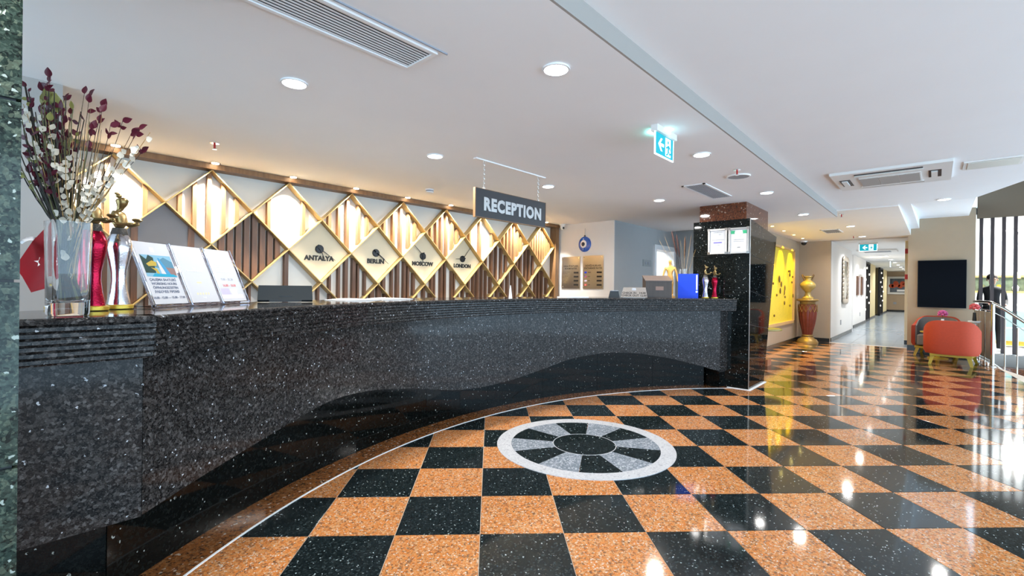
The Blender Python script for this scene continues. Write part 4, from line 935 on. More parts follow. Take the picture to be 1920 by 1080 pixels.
# check-in sign with a little black block
cx_, cy_ = on_arc(4.72, 62.2); Mc = obj_frame(cx_, cy_)
t = thing('checkin_sign', 'silver tilted desk plate reading check in and check out times', 'sign', (cx_, cy_, ZT))
Mp = Mc @ Matrix.Translation((0, 0, .004)) @ Matrix.Rotation(R(-28), 4, 'X')
MB().prism([(-.165, 0), (.165, 0), (.145, .145), (-.135, .145)], -.004, .004, lambda u, v, w_: tuple(Mp @ Vector((u, w_, v)))).build('plate', m_steel, t)
Mq = Mp @ Matrix(((1, 0, 0, 0), (0, 0, -1, -.0045), (0, 1, 0, 0), (0, 0, 0, 1)))
text('print', 'CHECK IN   14.00', .038, m_text, t, Mq @ Matrix.Translation((0, .062, 0)), .0005, .0012); text('print', 'CHECK OUT 12.00', .038, m_text, t, Mq @ Matrix.Translation((0, .026, 0)), .0005, .0012)
MB().prism([(-.025, .098), (.025, .098), (.025, .135), (-.025, .135)], .004, .0048, lambda u, v, w_: tuple(Mp @ Vector((u, -w_, v)))).build('logo', m_grey_t, t)
MB().obox(Mc, -.14, .14, .02, .07, 0, .006).build('stand', m_steel, t)
cx_, cy_ = on_arc(4.76, 65.6); Mc = obj_frame(cx_, cy_)
t = thing('card_terminal', 'small black wedge-shaped desk block beside the silver plate', 'desk block', (cx_, cy_, ZT))
MB().prism([(-.065, 0), (.075, 0), (.06, .085), (-.045, .085)], -.03, .03, lambda u, v, w_: tuple(Mc @ Vector((u, w_, v)))).build('block', m_black, t); MB().prism([(-.042, .085), (.058, .085), (.056, .092), (-.040, .092)], -.028, .028, lambda u, v, w_: tuple(Mc @ Vector((u, w_, v)))).build('lid', m_grey_t, t)
# brown suggestion box
bx_, by_ = on_arc(4.80, 57.4); Mb = obj_frame(bx_, by_, (1.2, -.6))
t = thing('suggestion_box', 'dark brown box with sloping lid and small brass plate', 'box', (bx_, by_, ZT))
m_bbox = wood('dark_brown_board', (.045, .03, .022), (.06, .04, .03), 5)
MB().prism([(-.12, 0), (.15, 0), (.15, .285), (-.12, .215)], -.165, .165, lambda u, v, w_: tuple(Mb @ Vector((w_, u, v)))).build('body', m_bbox, t)
MB().prism([(-.128, .2155), (.158, .2885), (.158, .2985), (-.128, .2255)], -.172, .172, lambda u, v, w_: tuple(Mb @ Vector((w_, u, v)))).build('lid', mat('brown_lid', (.09, .065, .055), .4), t)
MB().obox(Mb, -.04, .06, -.125, -.1195, .10, .15).build('brass_plate', mat('dull_copper', (.22, .13, .10), .4, metal=.5), t)
# wooden artist's mannequin
wx, wy = on_arc(5.03, 53.5); Mw = obj_frame(wx, wy)
t = thing('wooden_mannequin', 'jointed wooden artist mannequin standing on a small square base', 'mannequin', (wx, wy, ZT), math.atan2(-wy, -wx) + R(90))
q = lambda x, y, z, r: (x, y, z, r)
V = [q(0, 0, .285, (.040, .030)), q(0, 0, .32, .030), q(0, 0, .36, (.045, .03)), q(0, 0, .405, (.055, .03)), q(0, 0, .44, .014), q(0, 0, .465, .016), q(-.002, 0, .50, (.026, .03)), q(-.002, 0, .525, .022),
     q(.06, 0, .408, .018), q(.082, .0, .35, .015), q(.094, .0, .30, .012), q(.10, -.012, .245, .011), q(.104, -.018, .215, .009),
     q(-.06, 0, .408, .018), q(-.08, .0, .35, .015), q(-.092, -.008, .30, .012), q(-.088, -.025, .25, .011), q(-.084, -.033, .22, .009),
     q(.024, 0, .255, .026), q(.03, -.004, .19, .021), q(.032, 0, .15, .015), q(.034, .004, .09, .015), q(.034, .004, .035, .010), q(.036, -.025, .026, .010),
     q(-.024, 0, .255, .026), q(-.03, -.004, .19, .021), q(-.032, 0, .15, .015), q(-.034, .004, .09, .015), q(-.034, .004, .035, .010), q(-.036, -.025, .026, .010)]
E_ = chain(0, 1, 2, 3, 4, 5, 6, 7) + chain(3, 8, 9, 10, 11, 12) + chain(3, 13, 14, 15, 16, 17) + chain(0, 18, 19, 20, 21, 22, 23) + chain(0, 24, 25, 26, 27, 28, 29)
skin('figure', V, E_, m_honey, t, 2)
MB().box(-.07, .07, -.06, .06, 0, .018).build('base', m_honey, t, world=False); MB().tube([(0, .02, .018), (0, .02, .27)], .004, 6).build('support_rod', m_steel, t, world=False)
# blue lever-arch binder
bx_, by_ = on_arc(4.80, 51.9); Mb = obj_frame(bx_, by_, (.0, .75))
t = thing('ring_binder', 'bright blue lever-arch binder standing on the counter', 'binder', (bx_, by_, ZT))
m_blue = mat('blue_binder_plastic', (.005, .05, .62), .4)
MB().obox(Mb, -.125, .10, -.035, .035, 0, .325).build('cover', m_blue, t); t = MB().obox(Mb, .1005, .128, -.034, .034, 0, .325).build('spine', m_blue, t)
MB().obox(Mb, .104, .122, -.037, -.0345, .11, .31).build('spine_label', m_paper, t)
d = MB().ring((0, 0), .006, .013, 0, .003, 0, 360, 16); d.v = [tuple(Mb @ Vector((.113 + x, -.0345 - z, .085 + y))) for x, y, z in d.v]; d.build('finger_ring', m_chrome, t)
# glass with cattails behind the binder
gx_, gy_ = on_arc(5.02, 51.2)
t = thing('cattail_vase', 'clear glass vase of dried cattails behind the blue binder', 'vase', (gx_, gy_, ZT))
MB().lathe([(.05, 0), (.055, .02), (.06, .2), (.065, .40), (.061, .40), (.056, .2), (.05, .03), (.0, .025)], n=24, caps=False).build('vessel', m_glass, t, smooth=60, world=False)
bc = thing('cattail_bunch', 'dried brown cattails and grasses fanning out of the clear vase', 'dried flowers', (gx_, gy_, ZT + .03))
m_cat = mat('cattail_brown', (.03, .011, .009), .8, noise=.3, nscale=80)
pb0 = Vector((gx_, gy_, ZT))
for dx, hz, dd, head in ((-.17, .93, .02, 1), (-.12, .88, -.03, 1), (.02, .86, .02, 1), (-.34, .80, .03, 0), (-.28, .84, -.02, 0), (.10, .88, .0, 0), (.17, .68, .02, 0), (-.05, .80, 0, 0), (-.2, .55, .02, 0), (.0, .84, -.02, 0)):
    p0 = pb0 + RT * (-dx * .1) + UP * .035; p3 = pb0 + RT * dx + FW * dd + UP * hz
    pth = [p0.lerp(p3, i / 8) + RT * (.03 * (dx / .2) * (i / 8 - 1) * i / 8) for i in range(9)]
    s = MB().tube(pth, [.004 - .0003 * i for i in range(9)] if head else [.0028 - .00025 * i for i in range(9)], 5).build('stem', m_cat if head else m_stemb, bc)
    if head:
        a, b_ = pth[5], pth[8]; MB().tube([a.lerp(b_, k / 6) for k in range(7)], [.005, .012, .014, .014, .014, .012, .004], 8).build('cattail_head', m_cat, s, smooth=60)
# ================================================================ FAR END OF THE LOBBY
rp = thing('relief_panel', 'large gilded relief panel with raised figures on the taupe wall', 'wall relief', (11.6, 2.62, .48))
rx0, rx1, rz0, rz1 = 9.9, 13.40, .50, 2.33
b = MB()
b.box(rx0, rx1, 2.60, 2.655, rz0, rz0 + .07).box(rx0, rx1, 2.60, 2.655, rz1 - .05, rz1).box(rx0, rx0 + .05, 2.60, 2.655, rz0, rz1).box(rx1 - .05, rx1, 2.60, 2.655, rz0, rz1)
b.build('frame', wood('oak_frame', (.5, .30, .12), (.6, .38, .17)), rp)
rg = random.Random(11); nx, nz = 90, 50
bl = []
for k in range(60):
    cx, cz = rg.uniform(rx0 + .1, rx1 - .1), rg.gauss(1.45, .32)
    if rz0 + .15 < cz < rz1 - .25: bl.append((cx, cz, rg.uniform(.02, .05), rg.uniform(.04, .16), rg.uniform(.006, .016)))
v = []
for j in range(nz + 1):
    for i in range(nx + 1):
        x = rx0 + .05 + (rx1 - rx0 - .1) * i / nx; zq = rz0 + .07 + (rz1 - rz0 - .12) * j / nz
        h_ = sum(a * math.exp(-((x - cx) / sx_) ** 2 - ((zq - cz) / sz_) ** 2) for cx, cz, sx_, sz_, a in bl)
        v.append((x, 2.645 - h_ - rg.uniform(0, .0015), zq))
MB().add(v, [(j * (nx + 1) + i, j * (nx + 1) + i + 1, (j + 1) * (nx + 1) + i + 1, (j + 1) * (nx + 1) + i) for j in range(nz) for i in range(nx)]).build('relief', mat('gilded_plaster', (.72, .54, .035), .5, noise=.2, nscale=25), rp, smooth=60)
m_fig = mat('dark_relief_figure', (.16, .09, .03), .6)
for k in range(34):
    cx, cz, sx_, sz_, a = bl[k % len(bl)]
    MB().ball((cx, 2.632 - a, cz + rg.uniform(-.05, .08)), (.016, .016, .03 + .02 * (k % 3)), 8, 6).build('raised_figure', m_fig, rp, smooth=60)
# pedestal and urn
UX, UY = 13.62, 2.36
pd = thing('urn_pedestal', 'tall red and gold turned pedestal in the corner below the camera', 'pedestal', (UX, UY, 0))
m_pred = mat('red_lacquer', (.17, .032, .018), .35, noise=.3, nscale=20); m_pgold = mat('old_gold_paint', (.30, .19, .065), .4, metal=.4, noise=.3, nscale=40)
MB().lathe([(.235, 0), (.235, .03), (.22, .05), (.20, .09), (.15, .12), (.12, .15), (.125, .19), (.105, .21)], n=28).build('base', m_pgold, pd, smooth=50, world=False)
b = MB(); n = 28; prof_ = [(.105, .21), (.12, .30), (.155, .45), (.18, .60), (.192, .72), (.195, .78)]; v = []; f = []
for r, zq in prof_:
    for k in range(n * 2): a = math.pi * k / n; rr = r * (1 + (.035 if k % 4 < 2 else -.02)); v.append((rr * math.cos(a), rr * math.sin(a), zq))
m_ = n * 2
f = [(i * m_ + k, i * m_ + (k + 1) % m_, (i + 1) * m_ + (k + 1) % m_, (i + 1) * m_ + k) for i in range(len(prof_) - 1) for k in range(m_)]
b.add(v, f).build('fluted_body', m_pred, pd, smooth=30, world=False)
MB().lathe([(.197, .78), (.202, .84), (.198, .92), (.185, .965)], n=28).build('collar', m_pred, pd, smooth=50, world=False)
for s in (0, 1):
    for k in range(14):
        a0 = 2 * math.pi * k / 14; pth = [(.206 * math.cos(a0 + (1 - 2 * s) * .45 * t / 4), .206 * math.sin(a0 + (1 - 2 * s) * .45 * t / 4), .78 + .18 * t / 4) for t in range(5)]
        MB().tube(pth, .006, 4).build('lattice_rib', m_pgold, pd, world=False)
MB().lathe([(.185, .965), (.16, .98), (.17, 1.03), (.235, 1.055), (.24, 1.08), (.225, 1.10)], n=28).build('capital', m_pgold, pd, smooth=50, world=False)
ur = thing('urn', 'gilded urn with curled handles standing on the red pedestal', 'urn', (UX, UY, 1.10))
m_urn = mat('cream_gold_glaze', (.42, .31, .10), .35, metal=.2, noise=.3, nscale=25)
MB().lathe([(.12, 0), (.125, .03), (.09, .06), (.06, .12), (.055, .16)], n=24).build('foot', m_urn, ur, smooth=50, world=False)
MB().lathe([(.055, .16), (.08, .2), (.14, .26), (.172, .32), (.165, .38), (.12, .43), (.075, .46)], n=24).build('bowl', m_urn, ur, smooth=60, world=False)
MB().lathe([(.075, .46), (.065, .50), (.075, .54), (.10, .56), (.095, .57)], n=24).build('neck', m_urn, ur, smooth=60, world=False)
for s in (-1, 1):
    pth = [Vector((0, 0, .46)) + RT * s * (.075 + .075 * math.sin(math.pi * t / 8)) + UP * (.02 + .13 * math.sin(math.pi * (t / 8 - .1))) - RT * s * .0 for t in range(9)]
    MB().tube(pth, [.016, .018, .018, .017, .016, .015, .014, .013, .012], 8).build('handle', m_fig, ur, smooth=60, world=False)
# small wooden side table next to the pillar
tb = thing('side_table', 'small wooden side table with turned leg beside the pillar', 'table', (9.0, 2.24, 0))
MB().lathe([(.30, .615), (.31, .625), (.31, .64), (.30, .645)], n=28).build('top', mat('varnished_table_top', (.34, .28, .08), .25), tb, smooth=40, world=False)
MB().lathe([(.06, .11), (.055, .14), (.04, .17), (.05, .3), (.045, .5), (.055, .57), (.09, .614)], n=18).build('leg', m_honey, tb, smooth=50, world=False)
MB().box(-.12, .12, -.12, .12, 0, .11).build('base', m_redwood, tb, world=False)
t = thing('black_ornament', 'small black ornament on the wooden side table', 'ornament', (8.92, 2.22, .646))
MB().lathe([(.05, 0), (.06, .03), (.03, .08), (.045, .13), (.02, .19), (.003, .21)], n=16).build('body', m_blackm, t, smooth=50, world=False); MB().lathe([(.07, -.0), (.07, .006)], n=16).build('foot', m_blackm, t, world=False)
# television
tv = thing('television', 'large black flat television on the taupe wall', 'television', (13.62, -.1, .98))
MB().box(13.64, 13.68, -.40, .20, 1.2, 1.8).build('wall_mount', m_black, tv); MB().box(13.605, 13.64, -.488, .287, .975, 2.0).build('case', m_black, tv); MB().box(13.600, 13.605, -.482, .281, .983, 1.994).build('screen', m_tv, tv)
# armchairs: a shell, seat cushion, wooden frame and four splayed legs
m_or = mat('terracotta_velvet', (.46, .055, .020), .75, noise=.12, nscale=30); m_gr = mat('grey_upholstery', (.20, .18, .17), .8, noise=.1, nscale=50); m_lg = mat('mustard_wood', (.40, .26, .02), .45)
def armchair(loc, rz, label):
    t = thing('armchair', label, 'armchair', loc, rz)
    W, D = .385, .38                                   # half width, half depth; chair looks to +X
    def plan(k, ins=0):
        w_, d_ = W - ins, D - ins; r_c = .26 - ins
        pts = [(d_ * .75, -w_)]
        for a in range(0, 91, 15): pts.append((-d_ + r_c - r_c * math.sin(R(a)), -w_ + r_c - r_c * math.cos(R(a))))
        for a in range(0, 91, 15): pts.append((-d_ + r_c - r_c * math.cos(R(a)), w_ - r_c + r_c * math.sin(R(a))))
        pts.append((d_ * .75, w_)); return pts
    def shell(ins0, ins1, z0, top_back, top_front, nm, m):
        po, pi = plan(0, ins0), plan(0, ins1); n = len(po); v = []; f = []
        for (x, y), (xi, yi) in zip(po, pi):
            u = max(0, min(1, (x + D) / (D * 1.75))); zt = top_back + (top_front - top_back) * u ** 1.3
            rc = .20; ov = max(0, abs(y) - (W - rc)); dz = rc - math.sqrt(max(0, rc * rc - min(ov, rc * .97) ** 2)) if x < D * .3 else .06
            zt -= dz * (.8 if ins0 == 0 else .9)
            v += [(x * .93, y * .93, z0), (x, y, z0 + .06), (x, y, zt - .05), (x * .985, y * .985, zt), (xi, yi, zt), (xi, yi, z0)]
        for i in range(n - 1):
            for k in range(6): f.append((i * 6 + k, i * 6 + (k + 1) % 6, (i + 1) * 6 + (k + 1) % 6, (i + 1) * 6 + k))
        f += [tuple(range(6)), tuple(range((n - 1) * 6, n * 6))[::-1]]
        return MB().add(v, f).build(nm, m, t, smooth=50, world=False)
    shell(0, .06, .19, .80, .66, 'outer_shell', m_or); shell(.061, .085, .2, .785, .645, 'inner_lining', m_gr)
    b = MB(); b.prism([(-D + .1, -W + .10), (D, -W + .10), (D, W - .10), (-D + .1, W - .10)], .21, .43); o = b.build('seat_cushion', m_gr, t, world=False)
    bv = o.modifiers.new('b', 'BEVEL'); bv.width = .03; bv.segments = 3
    MB().prism([(-D * .85, -W * .72), (D * .9, -W * .85), (D * .9, W * .85), (-D * .85, W * .72)], .15, .19).build('frame', m_lg, t, world=False)
    for x, y in ((-D * .72, -W * .62), (-D * .72, W * .62), (D * .8, -W * .72), (D * .8, W * .72)):
        ox, oy = x * 1.16, y * 1.16
        MB().add([(x - .03, y - .03, .15), (x + .03, y - .03, .15), (x + .03, y + .03, .15), (x - .03, y + .03, .15), (ox - .02, oy - .02, 0), (ox + .02, oy - .02, 0), (ox + .02, oy + .02, 0), (ox - .02, oy + .02, 0)], [(0, 1, 2, 3), (7, 6, 5, 4)] + [(i, (i + 1) % 4, 4 + (i + 1) % 4, 4 + i) for i in range(4)]).build('leg', m_lg, t, world=False)
    return t
armchair((11.78, -.235, 0), R(-4), 'terracotta velvet armchair seen from behind in front of the television')
armchair((13.15, -.04, 0), R(176), 'terracotta armchair with grey lining facing into the lobby under the television')
ct = thing('coffee_table', 'low round coffee table between the two armchairs', 'table', (12.46, -.05, 0))
MB().lathe([(.26, .50), (.27, .51), (.27, .525)], n=24).build('top', m_lg, ct, smooth=40, world=False); MB().lathe([(.16, 0), (.16, .015), (.03, .03), (.03, .50)], n=18).build('pedestal', m_lg, ct, smooth=40, world=False)
def bud(loc, cl_, label, vm, h_=.16):
    t = thing('bud_vase', label, 'flower vase', loc)
    MB().lathe([(.030, 0), (.032, .02), (.026, h_ * .6), (.022, h_)], n=14).build('vessel', vm, t, smooth=50, world=False)
    MB().tube([(0, 0, h_ * .5), (.005, 0, h_ + .07)], .004, 6).build('stem', m_stemg, t, world=False)
    for k in range(22):
        a = k * 2.4; e = .15 + .095 * k; rr = .062 * math.sin(e)
        MB().ball((rr * math.cos(a), rr * math.sin(a), h_ + .10 + .058 * math.cos(e)), (.024, .024, .020), 7, 5).build('petal', cl_, t, smooth=60, world=False)
m_pink = mat('pink_petal', (.62, .10, .28), .6); m_coral = mat('coral_petal', (.75, .12, .12), .6)
bud((12.44, -.115, .525), m_pink, 'pink carnation in a slim pale vase between the armchairs', m_paper, .26)
# second little table with coral flower by the railing
ct2 = thing('side_table', 'slim white pedestal table by the railing next to the television wall', 'table', (12.5, -.56, 0))
MB().lathe([(.08, 0), (.08, .015), (.03, .03), (.03, .72), (.07, .735), (.07, .75)], n=18).build('pedestal', m_white, ct2, smooth=40, world=False); MB().lathe([(.09, .75), (.09, .77)], n=20).build('top', m_white, ct2, world=False)
bud((12.5, -.56, .77), m_coral, 'coral flower in a dark vase on the slim white table', m_black, .16)
# stair railing
rl = thing('stair_railing', 'stainless steel stair railing with curved handrail and thin bars', 'railing', (11.85, -.76, 0))
PA, PB = Vector((13.45, -.60, 0)), Vector((11.84, -.765, 0))
hr = [PA + UP * 1.13, PA.lerp(PB, .5) + UP * 1.14, PA.lerp(PB, .85) + UP * 1.14, PB + UP * 1.12, Vector((11.86, -.90, 1.03)), Vector((11.87, -1.15, .81)), Vector((11.9, -1.8, .22))]
MB().tube(hr, .027, 10).build('handrail', m_railm, rl, smooth=60)
MB().tube([p - UP * .15 for p in hr], .010, 8).build('mid_rail', m_railm, rl, smooth=60)
MB().tube([PA + UP * .07, PB + UP * .07], .012, 8).build('bottom_rail', m_railm, rl); MB().tube([PB + UP * .07, Vector((11.9, -1.8, -.86))], .012, 8).build('bottom_rail', m_railm, rl)
for p in (PB,):
    MB().tube([p + UP * .003, p + UP * 1.10], .026, 12).build('post', m_railm, rl, smooth=60); MB().lathe([(.055, .003), (.055, .012), (.03, .02)], tuple(p), 18).build('post_flange', m_chrome, rl)
for k in range(3):
    a, b_ = PA.lerp(PB, .05 + .3 * k), PA.lerp(PB, .33 + .3 * k)
    MB().add([tuple(p + UP * z_ + Vector((0, s, 0))) for s in (-.004, .004) for p, z_ in ((a, .10), (b_, .10), (b_, .96), (a, .96))], [(0, 1, 2, 3), (7, 6, 5, 4)] + [(i, (i + 1) % 4, 4 + (i + 1) % 4, 4 + i) for i in range(4)]).build('infill_panel', mat('bronze_tinted_panel', (.40, .34, .26), .3, metal=.6), rl)
    MB().tube([b_ + UP * .003, b_ + UP * .98], .012, 8).build('bar', m_railm, rl)
for k in range(1, 7):
    t_ = k * .145; x, y = 11.84 + .05 * t_, -.765 - 1.035 * t_; zt = 1.02 - (.9 * t_) if t_ < .14 else .97 - .90 * t_ + .0
    MB().tube([(x, y, .07 - .93 * t_), (x, y, zt)], .011, 8).build('bar', m_railm, rl)
# slat screen
ss = thing('slat_screen', 'tall dark vertical slat screen between stairwell and bright cafe', 'screen', (13.78, -1.3, .06))
for k in range(18):
    y = -.705 - .163 * k; MB().box(13.74, 13.82, y - .028, y + .028, .07, 2.855).build('slat', m_darkslat, ss)
MB().box(13.74, 13.82, -3.6, -.64, .06, .07).build('sill', m_steel, ss)
# cafe behind
sf = thing('bench_sofa', 'teal bench sofa on a mustard base seen through the slats', 'sofa', (16.6, -1.55, 0))
m_teal2 = mat('teal_fabric', (.16, .30, .31), .8, noise=.08, nscale=40)
MB().box(16.3, 16.9, -2.3, -1.1, .16, .46).build('seat', m_teal2, sf); MB().box(16.9, 17.1, -2.3, -1.1, .16, .86).build('backrest', m_teal2, sf); MB().box(16.33, 17.05, -2.28, -1.12, .05, .16).build('base', m_lg, sf)
for x in (16.4, 17.0):
    for y in (-2.2, -1.2): MB().box(x - .03, x + .03, y - .03, y + .03, 0, .05).build('leg', m_lg, sf)
sh = thing('wooden_shelf', 'wood framed wall shelf in the cafe behind the slats', 'shelf', (20.7, -1.5, 1.35))
MB().box(20.5, 20.8, -2.1, -.85, 1.30, 1.36).box(20.5, 20.8, -2.1, -.85, 1.78, 1.84).box(20.5, 20.8, -2.1, -2.04, 1.36, 1.78).box(20.5, 20.8, -.91, -.85, 1.36, 1.78).build('frame', m_honey, sh); MB().box(20.76, 20.8, -2.04, -.91, 1.36, 1.78).build('back', mat('shelf_green', (.12, .16, .10), .7, noise=.6, nscale=9), sh)
for k in range(3): MB().lathe([(.06, 0), (.08, .12), (.03, .2)], (20.62, -1.1 - .35 * k, 1.36), 12).build('jar', [m_green_ for m_green_ in (m_stemg, m_lg, m_white)][k], sh, smooth=40)
cb_ = thing('cafe_counter', 'white cafe counter glimpsed through the slats', 'counter', (19, -1.7, 0))
MB().box(18.7, 19.3, -2.4, -1.0, 0, .95).build('body', m_offwhite, cb_); MB().box(18.6, 19.35, -2.45, -.95, .95, 1.0).build('top', m_white, cb_)
for y in (-1.62, -1.95):
    t = thing('pendant_lamp', 'small amber pendant lamp in the cafe', 'pendant lamp', (18.2, y, 1.7), 0, 'amber pendant lamps in the cafe')
    MB().tube([(0, 0, .16), (0, 0, 1.24)], .005, 6).build('cord', m_black, t, world=False); MB().lathe([(.06, 0), (.05, .10), (.02, .16)], n=14).build('shade', mat('amber_glass', (.8, .5, .05), .3, emit=1.6, ecol=(1, .6, .1)), t, smooth=40, world=False)
for x, y in ((15.2, -1.9), (17.6, -1.6)):
    t = thing('cafe_ceiling_lamp', 'square cafe ceiling lamp behind the slats', 'lamp', (x, y, 2.93), 0, 'square cafe ceiling lamps')
    MB().box(-.3, .3, -.3, .3, -.005, .0195).build('housing', m_white, t, world=False); MB().box(-.27, .27, -.27, .27, -.012, -.0055).build('diffuser', m_lens, t, world=False)
    link_light('lamp', 'AREA', (x, y, 2.91), 230, (1, .97, .92), t, .5)
# person standing in the cafe, mostly hidden by the slats
pr_ = thing('person', 'person in black clothes and white sneakers standing behind the slats', 'person', (14.75, -.93, 0), R(100))
q = lambda x, y, z, r: (x, y, z, r)
V = [q(0, 0, .93, (.15, .11)), q(0, 0, 1.08, (.135, .10)), q(0, 0, 1.25, (.155, .11)), q(0, 0, 1.38, (.15, .09)), q(0, 0, 1.455, .05), q(0, .01, 1.50, .05),
     q(.175, 0, 1.375, .055), q(.215, .02, 1.13, .043), q(.17, .2, 1.05, .035), q(.12, .28, 1.06, .028),
     q(-.175, 0, 1.375, .055), q(-.215, .02, 1.13, .043), q(-.17, .2, 1.05, .035), q(-.12, .28, 1.06, .028),
     q(.09, 0, .84, .088), q(.095, .02, .50, .060), q(.10, -.01, .12, .042), q(.10, .0, .06, .040), q(-.09, 0, .84, .088), q(-.10, .06, .50, .060), q(-.11, .03, .12, .042), q(-.11, .04, .06, .040)]
E_ = chain(0, 1, 2, 3, 4, 5) + chain(3, 6, 7, 8, 9) + chain(3, 10, 11, 12, 13) + chain(0, 14, 15, 16, 17) + chain(0, 18, 19, 20, 21)
m_skin = mat('skin', (.50, .28, .18), .5); m_blk = mat('black_cloth', (.012, .012, .014), .8)
skin('clothed_body', V, E_, m_blk, pr_, 2)
V = [q(0, .01, 1.46, .045), q(0, .015, 1.53, .06), q(0, .02, 1.60, (.078, .095)), q(0, .015, 1.67, (.075, .09)), q(0, .10, 1.585, .018)]
hd_ = skin('head', V, chain(0, 1, 2, 3) + [(2, 4)], m_skin, pr_, 2)
MB().ball((0, -.005, 1.655), (.088, .105, .085), 16, 10).build('hair', mat('dark_hair', (.03, .018, .012), .7), pr_, smooth=60, world=False)
for s in (-1, 1):
    MB().ball((s * .03, .098, 1.615), .009, 8, 6).build('eye', m_black, pr_, smooth=60, world=False); MB().ball((s * .083, .015, 1.595), (.012, .02, .03), 8, 6).build('ear', m_skin, pr_, smooth=60, world=False)
    hx, hy, hz = s * .11, .30, 1.06
    VV = [q(hx, hy - .02, hz, .026), q(hx - s * .005, hy + .035, hz, (.032, .016))]; EE = [(0, 1)]
    for k in range(4):
        o_ = -.024 + .016 * k; L_ = (.06, .072, .068, .052)[k]; n0 = len(VV); VV += [q(hx + o_, hy + .065, hz, .009), q(hx + o_, hy + .065 + L_ * .55, hz - .008, .0085), q(hx + o_, hy + .06 + L_, hz - .026, .0075)]; EE += [(1, n0), (n0, n0 + 1), (n0 + 1, n0 + 2)]
    n0 = len(VV); VV += [q(hx - s * .038, hy + .03, hz + .004, .010), q(hx - s * .05, hy + .06, hz - .004, .009)]; EE += [(0, n0), (n0, n0 + 1)]
    skin('hand', VV, EE, m_skin, pr_, 1)
    fx, fy = s * .105, (.02 if s > 0 else .055)
    b = MB(); b.prism([(-.045, -.10), (.045, -.10), (.052, .06), (.035, .17), (-.035, .17), (-.052, .06)], .0, .035, lambda u, v, w_: (fx + u, fy + v, w_)); b.build('sole', m_white, pr_, world=False)
    b = MB(); b.ball((fx, fy - .04, .07), (.045, .06, .05), 12, 8); b.ball((fx, fy + .07, .055), (.046, .10, .035), 12, 8); b.build('sneaker', m_white, pr_, smooth=60, world=False)
# ================================================================ CORRIDOR
mi = thing('ornate_mirror', 'oval mirror in a carved silver frame on the white corridor wall', 'mirror', (16.6, 1.93, 1.35))
mz, mxx = 1.62, 16.6
b = MB()
for k in range(40):
    a = 2 * math.pi * k / 40; rx, rz = .42, .56
    sx_ = max(-1, min(1, 1.35 * math.cos(a))); sz_ = max(-1, min(1, 1.35 * math.sin(a)))
    b.ball((mxx + .46 * sx_, 1.935, mz + .62 * sz_), (.075, .03, .075), 8, 6)
b.build('carved_frame', mat('antique_silver', (.52, .46, .38), .35, metal=.6, noise=.3, nscale=40), mi, smooth=60)
d = MB().lathe([(.40, 0), (.40, .01)], n=36); d.v = [(mxx + x * 1.0, 1.945 - z, mz + y * 1.4) for x, y, z in d.v]; d.build('glass', mat('mirror_glass', (.7, .72, .75), .03, metal=1), mi)
MB().box(mxx - .45, mxx + .45, 1.95, 1.969, mz - .62, mz + .62).build('backing', m_slat, mi)
t = thing('wall_lamp', 'white box lamp high on the corridor wall above two narrow pictures', 'wall lamp', (22, 2.09, 1.95))
MB().box(21.6, 22.5, 2.05, 2.129, 1.92, 2.14).build('body', m_offwhite, t); MB().box(21.7, 22.4, 2.04, 2.05, 1.95, 2.11).build('diffuser', m_lensw, t)
for k, x in enumerate((21.3, 22.6)):
    t = thing('narrow_picture', ['narrow dark picture under the corridor lamp near the recess', 'narrow dark picture under the corridor lamp near the black screen'][k], 'picture', (x, 2.1, 1.2))
    MB().box(x - .3, x + .3, 2.09, 2.129, 1.15, 1.86).build('frame', m_slat, t); MB().box(x - .25, x + .25, 2.085, 2.09, 1.2, 1.81).build('canvas', mat('brown_canvas', (.14, .08, .07), .7, noise=.5, nscale=8), t)
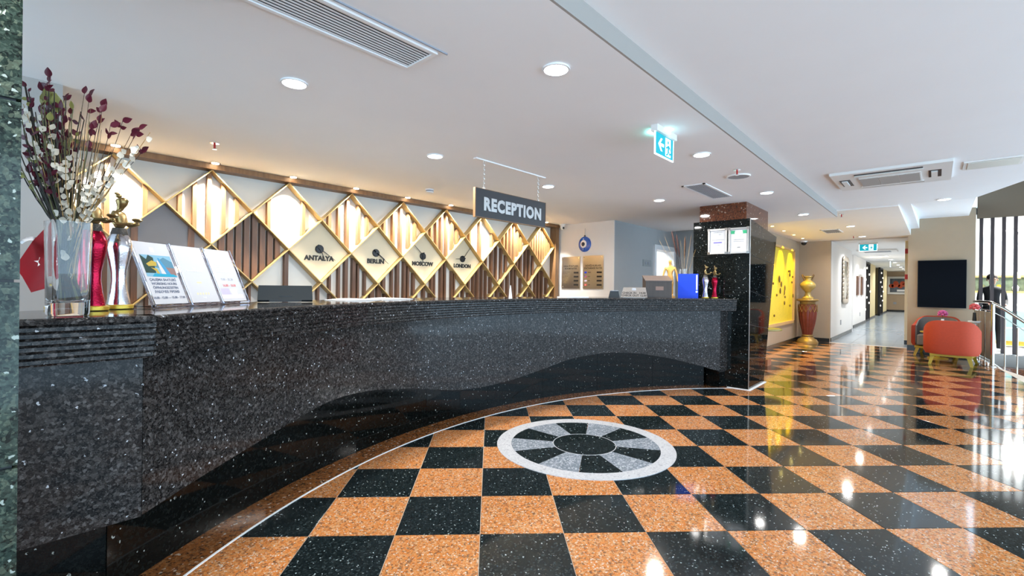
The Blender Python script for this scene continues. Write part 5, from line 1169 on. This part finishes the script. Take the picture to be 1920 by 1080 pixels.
for k, (x0, x1, nsl) in enumerate(((24.3, 26.3, 5), (31.6, 33.4, 5))):
    t = thing('lattice_screen', ['black metal screen with small lights before the first cream pilaster', 'black metal screen far down the corridor before the second cream pilaster'][k], 'screen', (x0, 2.2, 0))
    for i in range(nsl): x = x0 + (x1 - x0) * i / (nsl - 1); MB().box(x - .04, x + .04, 2.16, 2.24, 0, 2.56).build('upright', m_blackm, t)
    MB().box(x0 - .04, x1 + .04, 2.17, 2.23, 2.5, 2.58).build('top_rail', m_blackm, t); MB().box(x0 - .04, x1 + .04, 2.17, 2.23, 0, .08).build('bottom_rail', m_blackm, t); MB().box(x0, x1, 2.24, 2.27, .0, 2.5).build('backing', m_black, t)
    for i in range(8): x = x0 + (x1 - x0) * ((i * 3) % 5) / 4.2; MB().box(x - .07, x + .07, 2.13, 2.16, .5 + .25 * i, .58 + .25 * i).build('small_light', mat('screen_light', (.9, .88, .8), .4, emit=1.2, ecol=(1, .95, .85)), t)
t = thing('framed_painting', 'framed painting of red flowers on the end wall of the corridor', 'painting', (38.57, 1.75, 1.1))
MB().box(38.54, 38.599, .92, 2.28, 1.12, 2.25).build('frame', m_offwhite, t); MB().box(38.53, 38.54, 1.05, 2.15, 1.25, 2.12).build('canvas', mat('blue_grey_canvas', (.10, .12, .15), .7, noise=.5, nscale=6), t)
for k in range(7): disc_x(38.53, 1.42 + .11 * k, 1.72 + .12 * math.sin(k * 2), .13, .01, mat('painted_red', (.50, .08, .03), .7, noise=.4, nscale=12), 'painted_flower', t, n=12)
MB().box(38.515, 38.53, 1.3, 1.8, 1.3, 1.42).build('painted_cloth', m_paper, t)
for i, (x, y, z_, ax) in enumerate(((16.0, 1.965, .42, 'y'), (22.2, 2.125, .42, 'y'), (38.595, 1.9, .55, 'x'))):
    t = tag(MB().box(x - (.05 if ax == 'y' else .006), x + (.05 if ax == 'y' else .004), y - (.006 if ax == 'y' else .08), y + (.004 if ax == 'y' else .08), z_ - .07, z_ + .07).build('wall_socket', m_grey_t), ['grey wall socket below the oval mirror', 'grey wall socket below the narrow pictures', 'dark wall socket below the flower painting'][i], 'socket')
for i, z_ in enumerate((2.32, 1.68)):
    tag(MB().box(XF + .97, XF + .999, .42, .56, z_ - .06, z_ + .06).build('alarm_box', mat('alarm_red', (.45, .02, .02), .4)), ['upper red alarm box on the cream pier', 'lower red alarm box on the cream pier'][i], 'alarm box')
